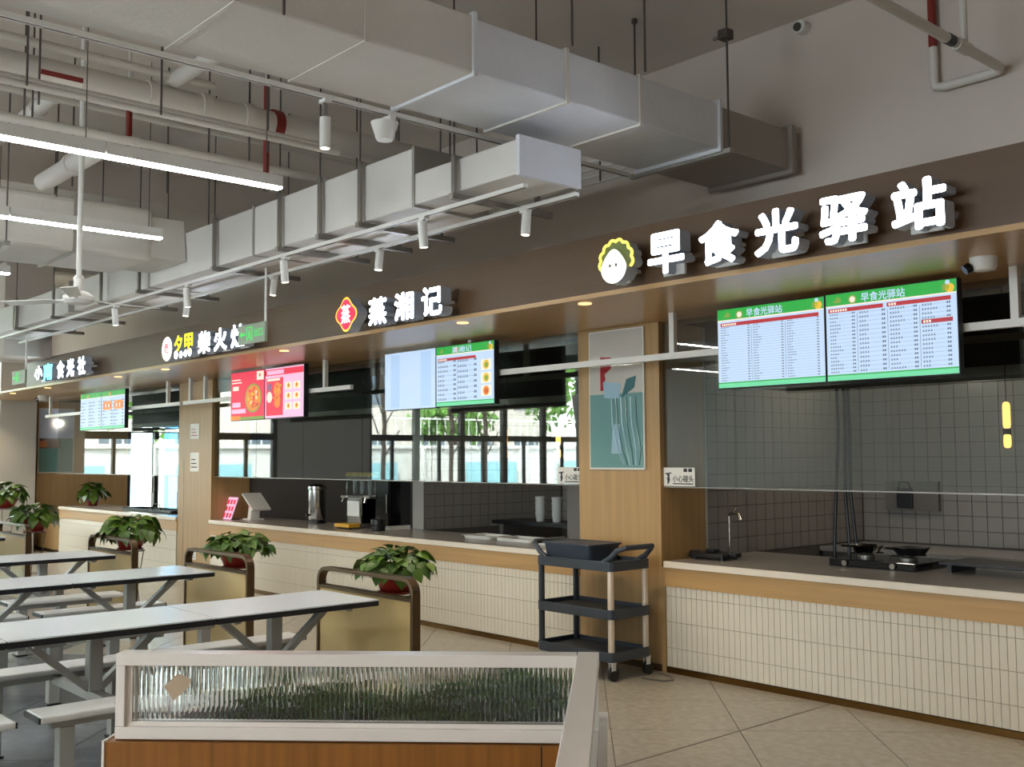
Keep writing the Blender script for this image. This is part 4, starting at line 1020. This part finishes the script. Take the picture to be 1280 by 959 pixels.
def leafblob(cx, cy, cz, rx, ry, rz, n, s0):
    for k in range(n):
        a = rnd.random()*6.28; c = rnd.uniform(-.9, 1); q_ = math.sqrt(1-c*c); rr = rnd.uniform(.4, 1)
        p = Vector((cx+rx*rr*q_*math.cos(a), cy+ry*rr*q_*math.sin(a), cz+rz*rr*c)); e = Euler((rnd.uniform(-1, 1), rnd.uniform(-1, 1), rnd.random()*6.28)).to_matrix(); s = s0*rnd.uniform(.7, 1.3)
        b.add([p+e@Vector(v)*s for v in ((0,0,0), (-.35,.45,.08), (0,1,-.1), (.35,.45,.08))], [(0,1,2,3)], rnd.choice(('leaf_dark', 'leaf_dark', 'leaf')))
for cx, cz, rx, rz, n in ((-1.0, .85, .14, .06, 90), (-.80, .86, .15, .07, 110), (-.62, .84, .1, .05, 60), (-.45, .86, .12, .075, 100), (-.28, .895, .14, .095, 150), (-.13, .88, .08, .075, 80)): leafblob(cx, .20, cz, rx, .10, rz, n, .06)
stuff(b.build('planter_foliage', None, pl, local=True))

# ================================================================== TROLLEY
tr = thing('service_trolley', 'grey three tier plastic service trolley by the wood pillar', 'trolley', (-5.59, 5.775, 0))
X0, X1, TY0, TY1 = -5.98, -5.19, 5.55, 5.99
def rrect(x0, x1, y0, y1, r, n=5):
    P = []
    for cx, cy, a0 in ((x1-r, y1-r, 0), (x0+r, y1-r, 90), (x0+r, y0+r, 180), (x1-r, y0+r, 270)):
        P += [(cx+r*math.cos(R_(a0+90*i/n)), cy+r*math.sin(R_(a0+90*i/n))) for i in range(n+1)]
    return P
def tray(x0, x1, y0, y1, z0, z1, zi, wall, name, m_, par, r=.05, draft=0):
    O0 = rrect(x0+draft, x1-draft, y0+draft, y1-draft, r); O1 = rrect(x0, x1, y0, y1, r); I1 = rrect(x0+wall, x1-wall, y0+wall, y1-wall, max(.01, r-wall)); I0 = rrect(x0+wall+draft, x1-wall-draft, y0+wall+draft, y1-wall-draft, max(.01, r-wall)); n = len(O0)
    vs = [(x, y, z0) for x, y in O0]+[(x, y, z1) for x, y in O1]+[(x, y, z1) for x, y in I1]+[(x, y, zi) for x, y in I0]
    fs = [tuple(range(n-1, -1, -1)), tuple(range(3*n, 4*n))]
    for k in range(3): fs += [(k*n+i, k*n+(i+1) % n, (k+1)*n+(i+1) % n, (k+1)*n+i) for i in range(n)]
    return MB().add(vs, fs).build(name, m_, par, bevel=.004)
for z0, z1 in ((.135, .205), (.435, .505), (.775, .845)): tray(X0, X1, TY0, TY1, z0, z1, z1-.03, .02, 'shelf', 'trolley', tr)
PX = ((X0+.035, TY0+.035), (X0+.035, TY1-.035), (X1-.035, TY0+.035), (X1-.035, TY1-.035))
for x, y in PX:
    for a, c in ((.175, .435), (.475, .775)): MB().cyl((x, y, a), (x, y, c+.002), .023, n=16).build('post', 'post_cream' if x > -5.6 else 'trolley', tr, smooth=True)
for s, x in ((1, X1), (-1, X0)):
    hx = x+s*.07
    MB().tube([(x-s*.10, TY0+.03, .835), (x-s*.03, TY0+.03, .87), (x+s*.03, TY0+.035, .925), (hx, TY0+.07, .945), (hx, TY1-.07, .945), (x+s*.03, TY1-.035, .925), (x-s*.03, TY1-.03, .87), (x-s*.10, TY1-.03, .835)], .02, n=10).build('handle', 'trolley', tr, smooth=True)
for i, (x, y) in enumerate(PX):
    c = MB().box((x-.018, y-.012, .075), (x-.012, y+.028, .14)).box((x+.012, y-.012, .075), (x+.018, y+.028, .14)).box((x-.02, y-.014, .122), (x+.02, y+.03, .14)).build('caster_fork', 'white_plastic', tr)
    MB().cyl((x-.011, y+.02, .05), (x+.011, y+.02, .05), .05, n=24).build('wheel', 'black', c, smooth=True)
tb = thing('plastic_tub', 'dark blue grey plastic tub on the top of the trolley', 'tub', (-5.72, 5.77, .822))
tray(-5.95, -5.45, 5.60, 5.95, .816, .945, .83, .012, 'tub_body', 'tub', tb, .04, .015)
tray(-5.965, -5.435, 5.585, 5.965, .938, .95, .945, .028, 'tub_rim', 'tub', tb, .05)

# ================================================================== KITCHEN CONTENTS
# near kitchen
t = thing('cable', 'thin grey cable lying on the floor by the pillar foot', 'cable', (-5.0, 6.0, 0))
MB().tube([(-5.18, 6.04, .006), (-5.05, 6.0, .006), (-4.95, 5.93, .006), (-4.97, 5.85, .006), (-5.15, 5.82, .006)], .006, n=6).build('cord', 'steel', t)
t = thing('water_tap', 'tall chrome water tap standing at the kitchen side wall', 'tap', (-5.12, 6.85, .818))
MB().cyl((-5.12, 6.85, .818), (-5.12, 6.85, 1.13), .013, n=12).build('pipe', 'chrome', t, smooth=True)
MB().tube([(-5.12, 6.85, 1.13), (-5.08, 6.84, 1.15), (-5.02, 6.83, 1.14), (-5.0, 6.825, 1.09)], .014, n=10).build('spout', 'chrome', t, smooth=True)
MB().cyl((-5.06, 6.835, 1.15), (-5.04, 6.83, 1.20), .01, n=8).build('handle', 'chrome', t); MB().cyl((-5.12, 6.85, .818), (-5.12, 6.85, .83), .03, n=14).build('base', 'black', t)
t = thing('grill_plate', 'black double handled grill plate on the near counter', 'pan', (-5.02, 6.50, .818))
MB().box((-5.16, 6.38, .830), (-4.84, 6.62, .868)).build('plate', 'black', t, bevel=.012); MB().box((-5.06, 6.46, .868), (-4.98, 6.54, .893)).build('knob', 'black', t, bevel=.008)
for s, x in ((-1, -5.16), (1, -4.84)): MB().box((x, 6.46, .845), (x+s*.06, 6.54, .875)).build('handle', 'black', t, bevel=.008)
for x, y in ((-5.13, 6.42), (-4.87, 6.42), (-5.13, 6.58), (-4.87, 6.58)): MB().cyl((x, y, .818), (x, y, .832), .015, n=8).build('foot', 'black', t)
t = thing('gas_stove', 'black gas stove behind the near counter', 'stove', (-3.85, 6.95, .818))
MB().box((-4.15, 6.70, .818), (-3.50, 7.20, .87)).build('body', 'black_gloss', t, bevel=.006)
for x in (-4.0, -3.68):
    br = MB().lathe((x, 6.95, .87), [(.06, 0), (.06, .015), (.03, .022)], n=18).build('burner', 'steel', t)
    for k in range(4):
        a = R_(45+90*k); MB().bar((x+.03*math.cos(a), 6.95+.03*math.sin(a), .90), (x+.12*math.cos(a), 6.95+.12*math.sin(a), .90), .01, .01).build('grate_bar', 'black', br)
for x in (-4.02, -3.66): MB().cyl((x, 6.70, .845), (x, 6.68, .845), .02, n=14).build('knob', 'chrome', t)
for x, y, r, l in ((-4.0, 6.95, .12, 'steel frying pan on the left stove burner'), (-3.68, 6.98, .13, 'dark wok on the right stove burner')):
    t = thing('pan', l, 'pan', (x, y, .905)); m_ = 'chrome' if x < -3.9 else 'black'
    MB().lathe((x, y, .905), [(r*.7, 0), (r, .05), (r*1.03, .05), (r*.95, .045), (r*.66, .006)], n=24).build('bowl', m_, t, smooth=True)
    MB().bar((x-.02, y-r*.9, .95), (x-.05, y-r-.14, .965), .022, .014).build('handle', 'black', t)
t = thing('tray_shelf', 'low black shelf behind the near counter at right', 'shelf', (-2.8, 7.0, .818))
for x in (-3.36, -2.1): MB().box((x, 6.85, .818), (x+.03, 7.2, .87)).build('leg', 'black', t)
MB().box((-3.40, 6.82, .87), (-2.0, 7.22, .885)).build('board', 'black', t)
t = thing('white_cup', 'small white round cup at the kitchen back wall', 'cup', (-2.96, 8.0, .8))
bk = thing('back_bench', 'dark steel work bench along the near kitchen back wall', 'bench', (-3.0, 8.6, 0))
MB().box((-5.2, 8.25, .76), (.5, 8.985, .80)).build('bench_top', 'worktop_grey', bk); MB().box((-5.2, 8.30, .1), (.5, 8.98, .76)).build('bench_body', 'kwall', bk); 
for x in (-5.1, -2.4, .4): MB().box((x-.03, 8.35, 0), (x+.03, 8.41, .1)).build('leg', 'steel', bk)
t.location = (-2.96, 8.5, .8)
MB().lathe((-2.96, 8.5, .80), [(.035, 0), (.045, .06), (.05, .08), (.045, .08)], n=18).build('body', 'white_plastic', t, smooth=True)
t = thing('canister', 'small black canister beside the white cup at the back', 'canister', (-3.12, 8.5, .80))
MB().lathe((-3.12, 8.5, .80), [(.04, 0), (.04, .06), (.03, .07)], n=16).build('body', 'black', t, smooth=True)
t = thing('wall_box', 'black switch box with handle on the kitchen back wall', 'switch box', (-4.75, 9.0, 1.0))
MB().box((-4.95, 8.955, 1.10), (-4.45, 9.003, 1.36)).build('back_plate', 'kwall', t)
MB().box((-4.83, 8.93, 1.12), (-4.68, 8.955, 1.30)).build('box', 'black', t, bevel=.008); MB().tube([(-4.81, 8.94, 1.30), (-4.80, 8.93, 1.35), (-4.71, 8.93, 1.35), (-4.70, 8.94, 1.30)], .008, n=6).build('handle', 'black', t)
for k, (x, dx) in enumerate(((-4.60, -.05), (-4.54, .02), (-4.50, .04))):
    t = thing('gas_hose', ['left', 'middle', 'right'][k]+' dark hose hanging behind the near counter', 'hose', (x, 7.6, .8), 'hoses in the near kitchen')
    MB().tube([(x, 7.6, 2.62), (x+.01, 7.6, 1.8), (x-.01+dx*.3, 7.6, 1.3), (x+dx, 7.6, .9), (x+dx, 7.55, .0)], .014, n=8).build('hose', 'black', t, smooth=True)
def amber_reflection(x, y, z0, z1, label, wall_y):  # glowing tubes stand in for lamp reflections in the glass
    t = thing('lamp_reflection', label, 'lamp', (x, y, z0)); h = z1-z0; zm = z0+h*.36; r = .022
    for a, c, n_ in ((z0, zm-.015, 'lower_tube'), (zm+.015, z1, 'upper_tube')):
        MB().lathe((x, y, 0), [(r*.4, a), (r*.85, a+.008), (r, a+.025), (r, c-.025), (r*.85, c-.008), (r*.4, c)], n=18).build(n_, 'amber', t, smooth=True)
    MB().cyl((x, y, zm-.018), (x, y, zm+.018), r*1.1, n=18).build('holder', 'black', t)
    if wall_y: MB().cyl((x, y, zm), (x, wall_y, zm), .008, n=8).build('wall_arm', 'black', t)
    else: MB().cyl((x, y, z1-.01), (x, y, 2.622), .003, n=6).build('hanging_cord', 'black', t)
amber_reflection(-6.66, 6.47, 1.585, 1.85, 'amber double tube lamp reflection modelled behind the glass left of the pillar', 6.66)
struct(box_obj('wall_reflection_return', (-6.75, 6.66, .82), (-6.07, 6.72, 2.63), 'kwall'))
amber_reflection(-2.77, 6.47, 1.635, 1.915, 'amber double tube lamp reflection modelled behind the glass at the right edge', None)
# kitchen ceiling lamps
for k, (x, y, l) in enumerate(((-2.95, 7.6, 'rightmost round lamp in the near kitchen ceiling'), (-3.3, 8.3, 'second round lamp in the near kitchen ceiling'), (-4.6, 7.9, 'left round lamp in the near kitchen ceiling'), (-8.0, 7.8, 'round lamp in the middle kitchen ceiling'), (-11.2, 7.8, 'round lamp above the juice stall'), (-16, 7.8, 'round lamp in the far kitchen ceiling'))):
    t = thing('kitchen_lamp', l, 'lamp', (x, y, 2.64), 'kitchen ceiling lamps')
    MB().lathe((x, y, 2.44), [(.06, 0), (.14, .03), (.13, .045), (.04, .10), (.03, .20)], n=22).build('shade', 'white_plastic', t, smooth=True)
    MB().lathe((x, y, 2.432), [(.02, -.02), (.045, 0), (.045, .02)], n=16).build('bulb', 'led_soft', t, smooth=True)
    pl_ = bpy.data.lights.new('kitchen_lamp_glow', 'POINT'); pl_.energy = 6 if x > -15 else 45; pl_.color = (1, .9, .75); pl_.shadow_soft_size = .06
    po = bpy.data.objects.new('kitchen_lamp_glow', pl_); COL.objects.link(po); po.location = (x, y, 2.38)
# extractor hoods (dark boxes behind the screens)
for x0, x1, l in ((-4.9, -1.0, 'dark extractor hood over the near kitchen'), (-9.2, -6.2, 'dark extractor hood over the middle kitchen'), (-12.6, -9.5, 'dark extractor hood over the juice stall'), (-17.0, -13.8, 'dark extractor hood over the far kitchen')):
    t = thing('extractor_hood', l, 'hood', ((x0+x1)/2, 6.7, 2.1))
    MB().prism([(x0, 2.12), (x1, 2.12), (x1-.1, 2.6), (x0+.1, 2.6)], 6.62, 7.42, 'dark_hood').build('canopy_shell', 'dark_hood', t)
    MB().box((x0+.02, 6.61, 2.09), (x1-.02, 6.63, 2.15)).build('front_lip', 'steel', t)
# middle kitchen
t = thing('juice_dispenser', 'chrome juice dispenser with clear tanks and yellow lids', 'dispenser', (-9.98, 6.62, .818))
MB().box((-10.12, 6.52, .84), (-9.84, 6.88, 1.17)).build('housing', 'chrome', t, bevel=.012); MB().box((-10.10, 6.505, .95), (-9.86, 6.52, 1.12)).build('front_panel', 'white_plastic', t, bevel=.004)
for i, x in enumerate((-10.25, -10.10, -9.95, -9.80)):
    tk = MB().lathe((x, 6.66, 1.17), [(.045, 0), (.062, .02), (.066, .22), (.062, .22), (.058, .02)], n=18).build('tank', 'window_glass', t, smooth=True)
    MB().lathe((x, 6.66, 1.39), [(.07, 0), (.07, .03), (.05, .045)], n=18).build('lid', 'lid_yellow', tk, smooth=True)
    MB().cyl((x, 6.56, 1.16), (x, 6.54, 1.10), .016, n=10).build('tap', 'chrome', t)
MB().box((-10.30, 6.55, 1.15), (-9.725, 6.80, 1.172)).build('tank_deck', 'steel', t)
MB().box((-10.14, 6.36, .835), (-9.84, 6.51, .875)).build('drip_tray', 'yellow_plastic', t, bevel=.006)
for x in (-10.10, -9.88):
    for y in (6.4, 6.84): MB().cyl((x, y, .818), (x, y, .842), .014, n=8).build('foot', 'black', t)
t = thing('drinks_fridge', 'black drinks machine beside the tiled partition', 'machine', (-9.6, 6.75, .818))
MB().box((-9.70, 6.62, .86), (-9.44, 6.90, 1.36)).build('cabinet', 'black_gloss', t, bevel=.006); MB().box((-9.69, 6.61, .88), (-9.45, 6.62, 1.34)).build('door', 'black_gloss', t); MB().box((-9.70, 6.62, .818), (-9.44, 6.90, .86)).build('plinth', 'white_plastic', t); MB().cyl((-9.47, 6.60, 1.0), (-9.47, 6.60, 1.2), .008, n=8).build('handle', 'chrome', t)
t = thing('round_canister', 'black round canister on the middle counter', 'canister', (-9.45, 6.48, .818))
MB().lathe((-9.45, 6.48, .818), [(.075, 0), (.078, .01), (.078, .055), (.07, .06), (.078, .065), (.078, .12), (.05, .128)], n=22).build('body', 'black', t, smooth=True); MB().lathe((-9.45, 6.48, .943), [(.03, 0), (.02, .02)], n=12).build('knob', 'black', t)
t = thing('water_boiler', 'tall steel water boiler on the middle counter', 'boiler', (-11.06, 6.70, .818))
MB().lathe((-11.06, 6.70, .86), [(.10, 0), (.105, .02), (.105, .36), (.115, .37), (.115, .40), (.09, .42), (.02, .43)], n=26).build('body', 'chrome', t, smooth=True); MB().lathe((-11.06, 6.70, .818), [(.11, 0), (.10, .045)], n=22).build('base', 'black', t)
MB().cyl((-11.06, 6.60, .92), (-11.06, 6.55, .92), .014, n=10).build('tap', 'black', t)
t = thing('register_terminal', 'white tilted payment terminal on the middle counter', 'terminal', (-12.25, 6.5, .818))
MB().box((-12.36, 6.40, .818), (-12.16, 6.60, .838)).build('foot', 'white_plastic', t, bevel=.005)
MB().prism([(-12.31, .838), (-12.22, .838), (-12.20, 1.06), (-12.26, 1.06)], 6.44, 6.56, 'white_plastic').build('stand', None, t)
MB().box((-12.28, 6.435, .98), (-12.20, 6.565, 1.03)).build('card_slot', 'scr_red', t)
b = MB(); b.bar((-12.33, 6.5, 1.15), (-12.05, 6.5, .95), .26, .025); b.build('tablet', 'white_plastic', t, bevel=.004)
t = thing('menu_stand', 'red and pink lit menu stand on the middle counter', 'menu stand', (-12.62, 6.34, .818))
MB().add([(-12.74, 6.30, .822), (-12.50, 6.30, .822), (-12.46, 6.38, 1.10), (-12.70, 6.38, 1.10), (-12.74, 6.315, .822), (-12.50, 6.315, .822), (-12.46, 6.395, 1.10), (-12.70, 6.395, 1.10)], [(0,1,2,3),(7,6,5,4),(0,4,5,1),(1,5,6,2),(2,6,7,3),(3,7,4,0)]).build('board', 'scr_pink', t)
b = MB(); rnd = random.Random(5)
for k in range(9):
    u, v = (k % 3)/3+.06, (k//3)/3.3+.08
    def pt(a, c): return (-12.74+.24*a+.04*c, 6.30+.08*c-.002, .822+.278*c)
    b.add([pt(u, v), pt(u+.22, v), pt(u+.22, v+.2), pt(u, v+.2)], [(0,1,2,3)], rnd.choice(('scr_hot', 'scr_red', 'scr_hot')))
stuff(b.build('picture_blocks', None, t)); MB().box((-12.72, 6.32, .818), (-12.50, 6.44, .826)).build('foot', 'black', t)
for i, x in enumerate((-8.42, -8.16, -7.92)):
    t = thing('cup_stack', ['left', 'middle', 'right'][i]+' stack of pale cups at the back of the middle kitchen', 'cups', (x, 7.9, .90), 'cup stacks in the middle kitchen')
    for k in range(4): MB().lathe((x, 7.9, .90+k*.055), [(.045, 0), (.06, .10), (.055, .10), (.042, .01)], n=16).build('cup', 'white_plastic', t, smooth=True)
t = thing('dark_shelf', 'dark shelf bench carrying the cup stacks', 'shelf', (-8.0, 7.95, 0))
MB().box((-9.0, 7.7, .86), (-6.2, 8.2, .90)).build('board', 'black', t)
for x in (-8.9, -7.6, -6.3): MB().box((x-.03, 7.75, 0), (x+.03, 8.15, .86)).build('support', 'kwall', t)
for i, (x, y, w) in enumerate(((-7.80, 6.62, .20), (-7.28, 6.62, .24), (-6.74, 6.56, .2))):
    t = thing('food_pan', ['left', 'middle', 'right'][i]+' shallow white food pan on the middle counter', 'food pan', (x, y, .818), 'food pans on the middle counter')
    tray(x-w, x+w, y-.15, y+.15, .818, .85, .825, .012, 'pan_body', 'white_plastic', t, .03, .008); MB().box((x-w-.012, y-.162, .846), (x-w+.004, y+.162, .852)).build('rim', 'white_plastic', t)
t = thing('cooking_tray', 'low black tray on the far counter', 'tray', (-15.2, 6.5, .818))
tray(-16.2, -14.4, 6.35, 6.75, .818, .86, .826, .015, 'tray_body', 'black', t, .03); MB().tube([(-15.4, 6.5, .85), (-15.35, 6.5, .93), (-15.15, 6.5, .93), (-15.1, 6.5, .85)], .01, n=6).build('handle', 'black', t)
t = thing('low_cabinet', 'light wood low cabinet left of the far counter', 'cabinet', (-18.9, 6.5, 0))
MB().box((-19.70, 6.22, .06), (-18.34, 6.75, .62)).build('body', 'wood', t); MB().box((-19.68, 6.24, 0), (-18.36, 6.73, .06)).build('plinth', 'bronze', t)
t = thing('door_switch', 'small square wall switch on the far end cladding', 'switch', (XE+.06, 7.3, 1.6))
MB().box((XE+.06, 7.26, 1.58), (XE+.068, 7.34, 1.66)).build('plate', 'white_plastic', t); MB().box((XE+.068, 7.28, 1.60), (XE+.072, 7.32, 1.64)).build('rocker', 'rod', t)
